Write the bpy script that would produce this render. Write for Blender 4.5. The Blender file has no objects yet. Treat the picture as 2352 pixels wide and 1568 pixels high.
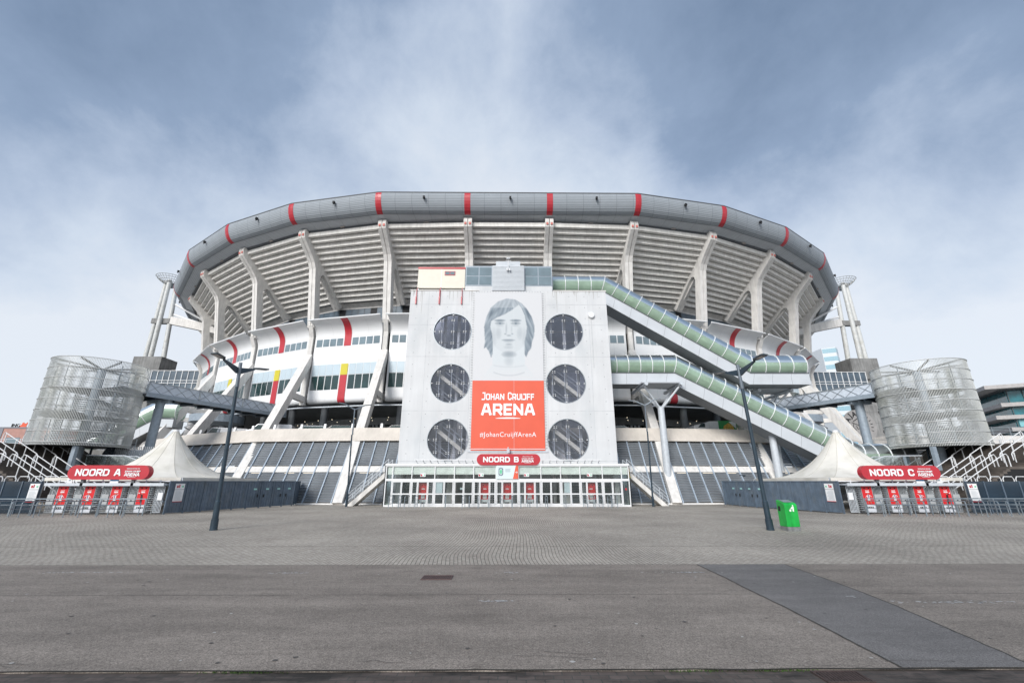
import bpy, math, random
from math import sin, cos, pi, radians, sqrt, atan2
from mathutils import Vector as V, Matrix, noise as mnoise
random.seed(7)
S = bpy.context.scene
COL = S.collection
# ------------------------------------------------------------------ camera
cam = bpy.data.objects.new('camera', bpy.data.cameras.new('camera')); COL.objects.link(cam)
F = 987.7; PITCH = radians(18); YAW = math.atan(9/F)
cam.location = (0, 0, 2); cam.rotation_euler = (pi/2+PITCH, 0, -YAW)
cam.data.sensor_width = 36; cam.data.lens = 36*F/2352; cam.data.clip_start = .1; cam.data.clip_end = 5000
S.camera = cam
# ------------------------------------------------------------------ light
EXPO = 1.15; SUN_E = 30; SUN_A = 200     # sun behind the camera, above thin cloud
S.view_settings.view_transform = 'Standard'; S.view_settings.look = 'None'
S.view_settings.exposure = EXPO; S.view_settings.gamma = 1
sun = bpy.data.objects.new('sun', bpy.data.lights.new('sun', 'SUN')); COL.objects.link(sun)
sun.data.energy = 1.5; sun.data.angle = radians(24); sun.data.color = (1, .97, .93)
sun.rotation_euler = (radians(90-SUN_E), 0, radians(-26))
W = bpy.data.worlds.new('World'); S.world = W; W.use_nodes = True
nt = W.node_tree; N = nt.nodes; L = nt.links; N.clear()
def nn(t, **k):
    n = N.new(t)
    for a, b in k.items(): setattr(n, a, b)
    return n
out = nn('ShaderNodeOutputWorld'); bg = nn('ShaderNodeBackground'); L.new(bg.outputs[0], out.inputs[0])
sky = nn('ShaderNodeTexSky', sky_type='NISHITA', sun_disc=False); sky.sun_elevation = radians(SUN_E); sky.sun_rotation = radians(206)
tc = nn('ShaderNodeTexCoord'); sep = nn('ShaderNodeSeparateXYZ'); L.new(tc.outputs['Generated'], sep.inputs[0])
# cloud deck: project the view direction on a high flat layer
def m(op, a, b=None, c=None):
    n = nn('ShaderNodeMath', operation=op)
    for i, x in enumerate((a, b, c)):
        if x is None: continue
        if hasattr(x, 'is_output'): L.new(x, n.inputs[i])
        else: n.inputs[i].default_value = x
    return n.outputs[0]
zc = m('ADD', m('MAXIMUM', sep.outputs[2], 0.0), 0.75)
cx = nn('ShaderNodeCombineXYZ'); L.new(m('DIVIDE', sep.outputs[0], zc), cx.inputs[0]); L.new(m('DIVIDE', sep.outputs[1], zc), cx.inputs[1])
mp = nn('ShaderNodeMapping'); L.new(tc.outputs['Generated'], mp.inputs[0]); mp.inputs['Location'].default_value = (7.3, 2.9, 0.4); mp.inputs['Scale'].default_value = (1.2, 1.1, 1.35); mp.inputs['Rotation'].default_value = (0, .25, 0)
n1 = nn('ShaderNodeTexNoise'); L.new(mp.outputs[0], n1.inputs[0]); n1.inputs['Scale'].default_value = 3.1; n1.inputs['Detail'].default_value = 9; n1.inputs['Roughness'].default_value = .60; n1.inputs['Distortion'].default_value = .15
n2 = nn('ShaderNodeTexNoise'); L.new(mp.outputs[0], n2.inputs[0]); n2.inputs['Scale'].default_value = 1.3; n2.inputs['Distortion'].default_value = .1; n2.inputs['Detail'].default_value = 3
nz = m('ADD', m('MULTIPLY', n1.outputs[0], .60), m('MULTIPLY', n2.outputs[0], .42))
# thinner, brighter cloud low ahead (north); heavier overhead and to the sides
low = m('SUBTRACT', 1.0, m('MULTIPLY', sep.outputs[2], 1.05))
side = m('MULTIPLY', m('MULTIPLY', m('ABSOLUTE', sep.outputs[0]), m('MAXIMUM', sep.outputs[2], 0.0)), -.95)
vd = nn('ShaderNodeVectorMath', operation='DOT_PRODUCT'); L.new(tc.outputs['Generated'], vd.inputs[0]); vd.inputs[1].default_value = (-.08, .80, .59)
thin = m('MULTIPLY', m('POWER', m('MAXIMUM', vd.outputs['Value'], 0.0), 9.0), .15)   # a thinner, brighter break in the cloud ahead
fac = m('ADD', m('ADD', m('ADD', m('SUBTRACT', nz, -.035), m('MULTIPLY', low, .88)), side), thin)
cr = nn('ShaderNodeValToRGB'); L.new(fac, cr.inputs[0])
e = cr.color_ramp.elements; e[0].position = .34; e[0].color = (.085, .12, .18, 1); e[1].position = 1.04 if False else 1.0; e[1].color = (.365, .388, .422, 1)
q = e.new(.58); q.color = (.135, .178, .25, 1); q = e.new(.72); q.color = (.22, .262, .332, 1); q = e.new(.86); q.color = (.30, .338, .393, 1)
sc = nn('ShaderNodeMix', data_type='RGBA', blend_type='MULTIPLY'); sc.inputs['Factor'].default_value = 1
L.new(sky.outputs[0], sc.inputs['A']); sc.inputs['B'].default_value = (.08, .08, .08, 1)
mx = nn('ShaderNodeMix', data_type='RGBA'); mx.inputs['Factor'].default_value = .93
L.new(sc.outputs['Result'], mx.inputs['A']); L.new(cr.outputs[0], mx.inputs['B'])
L.new(mx.outputs['Result'], bg.inputs[0]); bg.inputs[1].default_value = 1.0
# ------------------------------------------------------------------ materials
MATS = {}
def mat(name, col, rough=.6, metal=0, var=.12, vs=2.0, bump=0, bs=20, streak=0, dirt=None, spec=.5, alpha=None, emit=None, coat=0):
    if name in MATS: return MATS[name]
    M = bpy.data.materials.new(name); M.use_nodes = True; t = M.node_tree; b = t.nodes['Principled BSDF']; lk = t.links
    b.inputs['Roughness'].default_value = rough; b.inputs['Metallic'].default_value = metal
    b.inputs['Specular IOR Level'].default_value = spec; b.inputs['Coat Weight'].default_value = coat
    b.inputs['Base Color'].default_value = (*col, 1)
    co = t.nodes.new('ShaderNodeTexCoord')
    if var:
        n = t.nodes.new('ShaderNodeTexNoise'); n.inputs['Scale'].default_value = vs; n.inputs['Detail'].default_value = 5; lk.new(co.outputs['Object'], n.inputs[0])
        r = t.nodes.new('ShaderNodeMapRange'); r.inputs[1].default_value = .3; r.inputs[2].default_value = .7; r.inputs[3].default_value = 1-var; r.inputs[4].default_value = 1+var*.6
        lk.new(n.outputs[0], r.inputs[0]); last = r.outputs[0]
        if streak:
            mp = t.nodes.new('ShaderNodeMapping'); mp.inputs['Scale'].default_value = (3, 3, .22); lk.new(co.outputs['Object'], mp.inputs[0])
            s = t.nodes.new('ShaderNodeTexNoise'); s.inputs['Scale'].default_value = 1.3; s.inputs['Detail'].default_value = 6; lk.new(mp.outputs[0], s.inputs[0])
            r2 = t.nodes.new('ShaderNodeMapRange'); r2.inputs[1].default_value = .35; r2.inputs[2].default_value = .62; r2.inputs[3].default_value = 1-streak; r2.inputs[4].default_value = 1
            lk.new(s.outputs[0], r2.inputs[0]); mu = t.nodes.new('ShaderNodeMath'); mu.operation = 'MULTIPLY'; lk.new(last, mu.inputs[0]); lk.new(r2.outputs[0], mu.inputs[1]); last = mu.outputs[0]
        mi = t.nodes.new('ShaderNodeMix'); mi.data_type = 'RGBA'; mi.blend_type = 'MULTIPLY'; mi.inputs['Factor'].default_value = 1; mi.inputs['A'].default_value = (*col, 1)
        lk.new(last, mi.inputs['B']); res = mi.outputs['Result']
        if dirt:
            dn = t.nodes.new('ShaderNodeTexNoise'); dn.inputs['Scale'].default_value = dirt[1]; dn.inputs['Detail'].default_value = 6; dm = t.nodes.new('ShaderNodeMapping'); dm.inputs['Scale'].default_value = (1, 1, .5); dm.inputs['Location'].default_value = (5, 9, 2)
            lk.new(co.outputs['Object'], dm.inputs[0]); lk.new(dm.outputs[0], dn.inputs[0])
            dr = t.nodes.new('ShaderNodeMapRange'); dr.inputs[1].default_value = .5; dr.inputs[2].default_value = .72; dr.inputs[4].default_value = dirt[2]; lk.new(dn.outputs[0], dr.inputs[0])
            d2 = t.nodes.new('ShaderNodeMix'); d2.data_type = 'RGBA'; lk.new(dr.outputs[0], d2.inputs['Factor']); lk.new(res, d2.inputs['A']); d2.inputs['B'].default_value = (*dirt[0], 1); res = d2.outputs['Result']
        lk.new(res, b.inputs['Base Color'])
    if bump:
        bn = t.nodes.new('ShaderNodeTexNoise'); bn.inputs['Scale'].default_value = bs; bn.inputs['Detail'].default_value = 4; lk.new(co.outputs['Object'], bn.inputs[0])
        bu = t.nodes.new('ShaderNodeBump'); bu.inputs['Strength'].default_value = bump; bu.inputs['Distance'].default_value = .02; lk.new(bn.outputs[0], bu.inputs['Height']); lk.new(bu.outputs[0], b.inputs['Normal'])
    if alpha is not None: b.inputs['Alpha'].default_value = alpha
    if emit: b.inputs['Emission Color'].default_value = (*emit[0], 1); b.inputs['Emission Strength'].default_value = emit[1]
    MATS[name] = M; return M
CONC = mat('pale_concrete', (.77, .75, .72), .85, var=.10, vs=1.2, bump=.2, bs=9, streak=.14)
CONC2 = mat('beam_concrete', (.88, .86, .82), .85, var=.08, vs=1.1, bump=.1, bs=7, streak=.12, dirt=((.55, .53, .49), .9, .4))
CONCW = mat('white_concrete', (.67, .68, .69), .8, var=.06, vs=.5, bump=.12, bs=5, streak=.05, dirt=((.50, .53, .55), .45, .6))
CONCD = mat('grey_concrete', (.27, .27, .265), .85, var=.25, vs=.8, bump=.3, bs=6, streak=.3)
CONCP = mat('parapet_concrete', (.66, .61, .55), .85, var=.08, vs=.7, bump=.15, bs=4, streak=.08, dirt=((.42, .40, .35), .35, .45))
WHITE = mat('white_cladding', (.80, .81, .82), .35, var=.03, vs=.6)
WHITEP = mat('white_paint', (.78, .79, .80), .4, var=.06, vs=3)
RED = mat('red_enamel', (.50, .035, .05), .35, var=.08)
REDL = mat('coral_red', (.74, .115, .06), .5, var=.05, vs=.6)
YEL = mat('yellow_panel', (.62, .54, .04), .4, var=.05)
BLUEP = mat('pale_blue_panel', (.52, .62, .68), .25, var=.06, vs=.7)
GLASS = mat('dark_glass', (.016, .05, .052), .04, var=.5, vs=.35, spec=.9)
GLASSB = mat('sky_reflecting_glass', (.17, .235, .27), .06, var=.25, vs=.6, spec=1)
GLASSN = mat('slate_glass', (.10, .135, .17), .4, var=.3, vs=.7, spec=.35)
STEEL = mat('galvanised_steel', (.36, .40, .43), .45, .5, var=.2, vs=5)
STEELB = mat('blue_grey_steel', (.30, .355, .41), .45, .1, var=.12, vs=4)
STEELW = mat('light_grey_steel', (.58, .62, .66), .4, .1, var=.1, vs=3)
SLATE = mat('slate_fence', (.125, .17, .225), .42, .1, var=.22, vs=2.2, streak=.2, dirt=((.16, .17, .17), 2.2, .35))
SLATED = mat('dark_steel', (.02, .035, .05), .4, .2, var=.2, vs=4)
BLACK = mat('black_void', (.012, .013, .015), .7, var=0)
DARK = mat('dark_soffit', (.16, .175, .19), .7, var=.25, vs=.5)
DARKG = mat('dark_grey', (.10, .11, .12), .6, var=.2, vs=1.5)
PANEL = mat('grey_panel', (.50, .53, .56), .4, .1, var=.05, vs=.8)
PANELD = mat('underside_panel', (.20, .22, .24), .5, .1, var=.1, vs=.8)
CREAM = mat('cream_cabin', (.72, .68, .58), .5, var=.04)
TENT = mat('tent_fabric', (.74, .715, .655), .75, var=.10, vs=.9, dirt=((.42, .40, .32), .7, .5))
GREEN = mat('green_plastic', (.015, .46, .07), .35, var=.14, vs=5, streak=.3)
WARM = mat('tube_light', (.9, .85, .7), .5, var=0, emit=((1, .85, .62), 1.6))
LAMPG = mat('lamp_glass', (.5, .45, .42), .2, var=0)
PINK = mat('pink_brick', (.46, .26, .22), .8, var=.12, vs=1.0)
TEAL = mat('teal_glass', (.02, .14, .17), .08, var=.5, vs=.6, spec=.8)
INK = mat('black_ink', (.01, .01, .012), .6, var=0)
MAP1 = mat('sign_green', (.12, .55, .3), .5, var=0)
BLUE = mat('sign_blue', (.05, .36, .68), .5, var=0)
SKIN = mat('printed_skin', (.40, .2, .14), .6, var=0)
RUBBER = mat('black_rubber', (.02, .02, .02), .8, var=0)

def uvmat(name, col, rough, metal, pu, pv, dep, wu=.02, wv=.02, var=.06, line=.55):
    """metal/panel sheet with joints every pu x pv metres (UV in metres)"""
    M = mat(name, col, rough, metal, var=var, vs=.8); t = M.node_tree; lk = t.links; b = t.nodes['Principled BSDF']
    uv = t.nodes.new('ShaderNodeUVMap'); sp = t.nodes.new('ShaderNodeSeparateXYZ'); lk.new(uv.outputs[0], sp.inputs[0])
    def band(o, p, w):
        a = t.nodes.new('ShaderNodeMath'); a.operation = 'DIVIDE'; lk.new(o, a.inputs[0]); a.inputs[1].default_value = p
        f = t.nodes.new('ShaderNodeMath'); f.operation = 'FRACT'; lk.new(a.outputs[0], f.inputs[0])
        c = t.nodes.new('ShaderNodeMath'); c.operation = 'LESS_THAN'; lk.new(f.outputs[0], c.inputs[0]); c.inputs[1].default_value = w/p; return c.outputs[0]
    mxn = t.nodes.new('ShaderNodeMath'); mxn.operation = 'MAXIMUM'; lk.new(band(sp.outputs[0], pu, wu), mxn.inputs[0]); lk.new(band(sp.outputs[1], pv, wv), mxn.inputs[1])
    src = b.inputs['Base Color'].links[0].from_socket
    mi = t.nodes.new('ShaderNodeMix'); mi.data_type = 'RGBA'; lk.new(mxn.outputs[0], mi.inputs['Factor']); lk.new(src, mi.inputs['A']); mi.inputs['B'].default_value = (*[c*line for c in col], 1)
    lk.new(mi.outputs['Result'], b.inputs['Base Color'])
    bu = t.nodes.new('ShaderNodeBump'); bu.inputs['Strength'].default_value = dep; bu.inputs['Distance'].default_value = .03; bu.invert = True; lk.new(mxn.outputs[0], bu.inputs['Height']); lk.new(bu.outputs[0], b.inputs['Normal'])
    return M
RIM = uvmat('rim_metal', (.34, .375, .41), .7, 0, 2.1, .22, .5, .05, .05, line=.6)
RIM2 = uvmat('rim_metal_light', (.62, .66, .70), .6, 0, 2.1, .22, .5, .05, .05, line=.7)
TUBESIDE = uvmat('bridge_panel', (.60, .63, .66), .35, .15, 2.0, 50, .3, .03, .01, line=.45)
CLAD = uvmat('cladding_panel', (.80, .81, .82), .3, 0, 2.6, 3.0, .2, .025, .02, var=.03, line=.78)

# green tube glass
def tubeglass(name, tint, dif, mixd, gl, rg=.06):
    M = bpy.data.materials.new(name); M.use_nodes = True; t = M.node_tree; t.nodes.clear(); lk = t.links
    o = t.nodes.new('ShaderNodeOutputMaterial'); tr = t.nodes.new('ShaderNodeBsdfTransparent'); tr.inputs[0].default_value = (*tint, 1)
    di = t.nodes.new('ShaderNodeBsdfDiffuse'); di.inputs[0].default_value = (*dif, 1)
    co = t.nodes.new('ShaderNodeTexCoord'); no = t.nodes.new('ShaderNodeTexNoise'); no.inputs['Scale'].default_value = 1.2; lk.new(co.outputs['Object'], no.inputs[0])
    mr = t.nodes.new('ShaderNodeMapRange'); mr.inputs[3].default_value = mixd*.7; mr.inputs[4].default_value = mixd*1.3; lk.new(no.outputs[0], mr.inputs[0])
    g = t.nodes.new('ShaderNodeBsdfGlossy'); g.inputs['Roughness'].default_value = rg; g.inputs[0].default_value = (.9, .95, .95, 1)
    a = t.nodes.new('ShaderNodeMixShader'); lk.new(mr.outputs[0], a.inputs[0]); lk.new(tr.outputs[0], a.inputs[1]); lk.new(di.outputs[0], a.inputs[2])
    fr = t.nodes.new('ShaderNodeFresnel'); fr.inputs[0].default_value = 1.5; ad = t.nodes.new('ShaderNodeMath'); ad.operation = 'ADD'; ad.inputs[1].default_value = gl; lk.new(fr.outputs[0], ad.inputs[0])
    b = t.nodes.new('ShaderNodeMixShader'); lk.new(ad.outputs[0], b.inputs[0]); lk.new(a.outputs[0], b.inputs[1]); lk.new(g.outputs[0], b.inputs[2]); lk.new(b.outputs[0], o.inputs[0])
    MATS[name] = M; return M
TG = tubeglass('green_tube_glass', (.74, .86, .79), (.60, .74, .68), .48, .0, .3)
TGL = tubeglass('green_film_glass', (.58, .72, .54), (.40, .54, .42), .6, .0, .3)
CLEAR = tubeglass('clear_glass', (.965, .985, .975), (.5, .55, .55), .03, -.01)
PORTG = tubeglass('round_window_glass', (.88, .90, .97), (.50, .53, .66), .07, .02)

# ------------------------------------------------------------------ mesh builder
class MB:
    def __init__(s): s.v = []; s.f = []; s.m = []; s.uv = {}
    def add(s, pts, faces, mi=0):
        o = len(s.v); s.v += [tuple(p) for p in pts]
        for f in faces: s.f.append([o+i for i in f]); s.m.append(mi)
        return s
    def poly(s, pts, mi=0, uv=None):
        s.add(pts, [range(len(pts))], mi)
        if uv: s.uv[len(s.f)-1] = uv
        return s
    def box(s, x0, x1, y0, y1, z0, z1, mi=0):
        p = [(x, y, z) for z in (z0, z1) for y in (y0, y1) for x in (x0, x1)]
        return s.add(p, [(0, 2, 3, 1), (4, 5, 7, 6), (0, 1, 5, 4), (2, 6, 7, 3), (0, 4, 6, 2), (1, 3, 7, 5)], mi)
    def bar(s, a, b, w, h, side=None, mi=0):
        """rectangular bar a->b; w across (horizontal side), h in the other direction"""
        a = V(a); b = V(b); d = (b-a).normalized()
        if side is None:
            side = d.cross(V((0, 0, 1)))
            if side.length < .01: side = V((1, 0, 0))
        side = (V(side)-d*V(side).dot(d)).normalized(); up = side.cross(d)
        p = [q+side*(i*w/2)+up*(j*h/2) for q in (a, b) for i, j in ((-1, -1), (1, -1), (1, 1), (-1, 1))]
        return s.add(p, [(3, 2, 1, 0), (4, 5, 6, 7), (0, 1, 5, 4), (1, 2, 6, 5), (2, 3, 7, 6), (3, 0, 4, 7)], mi)
    def tube(s, a, b, r, r2=None, n=10, mi=0, cap=True):
        a = V(a); b = V(b); r2 = r if r2 is None else r2; d = (b-a).normalized()
        u = d.cross(V((0, 0, 1)));  u = V((1, 0, 0)) if u.length < .01 else u.normalized(); w = d.cross(u)
        p = [q+(u*cos(2*pi*k/n)+w*sin(2*pi*k/n))*rr for q, rr in ((a, r), (b, r2)) for k in range(n)]
        f = [(k, (k+1) % n, n+(k+1) % n, n+k) for k in range(n)]
        if cap: f += [tuple(range(n-1, -1, -1)), tuple(range(n, 2*n))]
        return s.add(p, f, mi)
    def pipe(s, pts, r, n=6, mi=0):
        pts = [V(p) for p in pts]; rings = []
        for i, p in enumerate(pts):
            d = (pts[min(i+1, len(pts)-1)]-pts[max(i-1, 0)]).normalized()
            u = d.cross(V((.31, .17, .93))).normalized(); w = d.cross(u)
            if rings:
                u = (pu-d*pu.dot(d)).normalized(); w = d.cross(u)
            pu = u; rings.append([p+(u*cos(2*pi*k/n)+w*sin(2*pi*k/n))*r for k in range(n)])
        o = [q for R in rings for q in R]; f = []
        for i in range(len(pts)-1):
            for k in range(n): f.append((i*n+k, i*n+(k+1) % n, (i+1)*n+(k+1) % n, (i+1)*n+k))
        f += [tuple(range(n-1, -1, -1)), tuple(range((len(pts)-1)*n, len(pts)*n))]
        return s.add(o, f, mi)
    def prism(s, pts, vec, mi=0):
        n = len(pts); vec = V(vec); p = [V(q) for q in pts]; p += [q+vec for q in p]
        return s.add(p, [tuple(range(n-1, -1, -1)), tuple(range(n, 2*n))]+[(i, (i+1) % n, n+(i+1) % n, n+i) for i in range(n)], mi)
    def lathe(s, c, prof, n=24, mi=0, a0=0, a1=2*pi, close=False):
        full = abs(a1-a0-2*pi) < 1e-6; k = n if full else n+1
        p = [(c[0]+r*cos(a0+(a1-a0)*i/n), c[1]+r*sin(a0+(a1-a0)*i/n), c[2]+z) for r, z in prof for i in range(k)]
        f = []
        for j in range(len(prof)-1):
            for i in range(n): f.append((j*k+i, j*k+(i+1) % k, (j+1)*k+(i+1) % k, (j+1)*k+i))
        return s.add(p, f, mi)
    def strip(s, rows, mi=0, us=None, flip=False):
        """rows: list of equal-length point rows -> quads, UV in metres"""
        rows = [[V(p) for p in r] for r in rows]; vv = 0
        for j in range(len(rows)-1):
            h = (rows[j+1][0]-rows[j][0]).length; uu = 0
            for i in range(len(rows[j])-1):
                w = (rows[j][i+1]-rows[j][i]).length
                s.poly([rows[j][i], rows[j][i+1], rows[j+1][i+1], rows[j+1][i]][::(-1 if flip else 1)], mi, [(uu, vv), (uu+w, vv), (uu+w, vv+h), (uu, vv+h)][::(-1 if flip else 1)]); uu += w
            vv += h
        return s
    def build(s, name, mats, parent=None, smooth=0):
        me = bpy.data.meshes.new(name); off = V((0, 0, 0)); q = parent
        while q is not None: off += V(q.location); q = q.parent
        me.from_pydata([(x-off.x, y-off.y, z-off.z) for x, y, z in s.v], [], s.f)
        if not isinstance(mats, (list, tuple)): mats = [mats]
        for k in mats: me.materials.append(k)
        me.polygons.foreach_set('material_index', s.m)
        if s.uv:
            ul = me.uv_layers.new(name='UVMap')
            for fi, c in s.uv.items():
                for li, t in zip(me.polygons[fi].loop_indices, c): ul.data[li].uv = t
        if smooth:
            me.polygons.foreach_set('use_smooth', [True]*len(me.polygons)); me.set_sharp_from_angle(angle=radians(smooth))
        me.update(); o = bpy.data.objects.new(name, me); COL.objects.link(o)
        if parent is not None: o.parent = parent
        return o
def tag(o, label, cat, group=None, kind=None):
    if label: o['label'] = label
    if cat: o['category'] = cat
    if group: o['group'] = group
    if kind: o['kind'] = kind
    return o
def thing(name, label, cat, loc=(0, 0, 0), group=None):
    o = bpy.data.objects.new(name, None); COL.objects.link(o); o.location = loc; o.empty_display_size = .3
    return tag(o, label, cat, group)
def struct(o): o['kind'] = 'structure'; return o
def dup(root, loc, rotz=0, label=None, group=None):
    def cp(o, par):
        c = o.copy(); COL.objects.link(c)
        if par is not None: c.parent = par
        for ch in list(o.children): cp(ch, c)
        return c
    r = cp(root, None); r.location = loc; r.rotation_euler = (0, 0, rotz)
    if label: r['label'] = label
    if group: r['group'] = group
    return r
def text(body, size, width, center, mat_, parent, name='lettering', shear=0, bold=.02, face='front', dep=.012, normal_rot=0, italic=False):
    """flat letters facing -Y, centred on `center`"""
    cu = bpy.data.curves.new('t', 'FONT'); cu.body = body; cu.size = size; cu.offset = bold*size; cu.extrude = dep; cu.align_x = 'CENTER'; cu.align_y = 'CENTER'; cu.shear = shear; cu.space_character = 1.12 if body[0] == '#' else 1; cu.resolution_u = 3
    o = bpy.data.objects.new('t', cu); COL.objects.link(o); dg = bpy.context.evaluated_depsgraph_get(); dg.update()
    me = bpy.data.meshes.new_from_object(o.evaluated_get(dg)); bpy.data.objects.remove(o)
    xs = [v.co.x for v in me.vertices]; ys = [v.co.y for v in me.vertices]; w = max(xs)-min(xs); cx_ = (max(xs)+min(xs))/2; cy_ = (max(ys)+min(ys))/2
    k = width/w if width else 1
    off = V((0, 0, 0)); q = parent
    while q is not None: off += V(q.location); q = q.parent
    c = cos(normal_rot); sn = sin(normal_rot)
    for v in me.vertices:
        x = (v.co.x-cx_)*k; z = v.co.y-cy_; y = -v.co.z
        v.co = (center[0]+x*c-y*sn-off.x, center[1]+x*sn+y*c-off.y, center[2]+z-off.z)
    me.materials.clear(); me.materials.append(mat_); ob = bpy.data.objects.new(name, me); COL.objects.link(ob); ob.parent = parent; return ob
G_ = {'N': (.8, [[(0, 0), (0, 1)], [(0, 1), (.8, 0)], [(.8, 0), (.8, 1)]]), 'O': (.8, [[(.15, 0), (0, .15), (0, .85), (.15, 1), (.65, 1), (.8, .85), (.8, .15), (.65, 0), (.15, 0)]]),
 'R': (.75, [[(0, 0), (0, 1), (.62, 1), (.75, .87), (.75, .55), (.62, .42), (0, .42)], [(.4, .42), (.75, 0)]]), 'D': (.8, [[(0, 0), (0, 1), (.58, 1), (.8, .8), (.8, .2), (.58, 0), (0, 0)]]),
 'A': (.86, [[(0, 0), (.3, 1), (.56, 1), (.86, 0)], [(.12, .3), (.74, .3)]]), 'B': (.76, [[(0, 0), (0, 1), (.6, 1), (.72, .88), (.72, .64), (.6, .53), (.66, .53), (.76, .42), (.76, .12), (.64, 0), (0, 0)], [(0, .53), (.6, .53)]]),
 'C': (.74, [[(.74, .78), (.74, .88), (.6, 1), (.15, 1), (0, .85), (0, .15), (.15, 0), (.6, 0), (.74, .12), (.74, .22)]]), 'E': (.66, [[(.66, 1), (0, 1), (0, 0), (.66, 0)], [(0, .5), (.58, .5)]]),
 'F': (.62, [[(.62, 1), (0, 1), (0, 0)], [(0, .48), (.55, .48)]]), 'J': (.6, [[(.1, 1), (.6, 1), (.6, .15), (.45, 0), (-.1, 0)]]), 'H': (.74, [[(0, 0), (0, 1)], [(.74, 0), (.74, 1)], [(0, .5), (.74, .5)]]),
 'U': (.72, [[(0, 1), (0, .15), (.15, 0), (.57, 0), (.72, .15), (.72, 1)]]), 'I': (0, [[(0, 0), (0, 1)]]), ' ': (.35, [])}
def block(body, h, width, center, mat_, parent, sw=.24, y_t=.012, name='lettering', caps=None):
    """squared block capitals drawn as mitred strokes"""
    b = MB(); x = 0; quads = []
    for k, ch in enumerate(body):
        w, pl = G_[ch]; sc = 1.25 if caps and k in caps else 1.0
        for P_ in pl:
            cl = P_[0] == P_[-1]; Q = [V((p[0], p[1]*sc, 0)) for p in (P_[:-1] if cl else P_)]; n = len(Q); L_ = []; R_q = []
            for i in range(n):
                a = Q[i-1] if (i or cl) else None; c = Q[(i+1) % n] if (i < n-1 or cl) else None
                d0 = (Q[i]-a).normalized() if a is not None else None; d1 = (c-Q[i]).normalized() if c is not None else None
                d0 = d0 if d0 is not None else d1; d1 = d1 if d1 is not None else d0
                n0 = V((-d0.y, d0.x, 0)); n1 = V((-d1.y, d1.x, 0)); m_ = (n0+n1); m_ = m_.normalized()/max(.45, m_.normalized().dot(n0)); e = V((0, 0, 0))
                if a is None: e = -d1*sw*.42
                if c is None: e = d0*sw*.42
                if ch == 'N' and (P_[0][0] != P_[1][0]): e = e*0
                L_.append(Q[i]+m_*sw/2+e); R_q.append(Q[i]-m_*sw/2+e)
            for i in range(n if cl else n-1): j = (i+1) % n; quads.append([q+V((x, 0, 0)) for q in (R_q[i], R_q[j], L_[j], L_[i])])
        x += w+sw+.13
    tot = x-sw-.13; k = (width/(tot+sw)) if width else h
    for n_q, q in enumerate(quads): b.prism([(center[0]+(p.x-tot/2)*k, center[1]-y_t-.0025*(n_q % 7), center[2]+(p.y-.5)*h/(1+sw)) for p in q], (0, y_t, 0))
    return b.build(name, mat_, parent)
def lerp(a, b, t): return tuple(a[i]+(b[i]-a[i])*t for i in range(len(a)))
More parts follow.
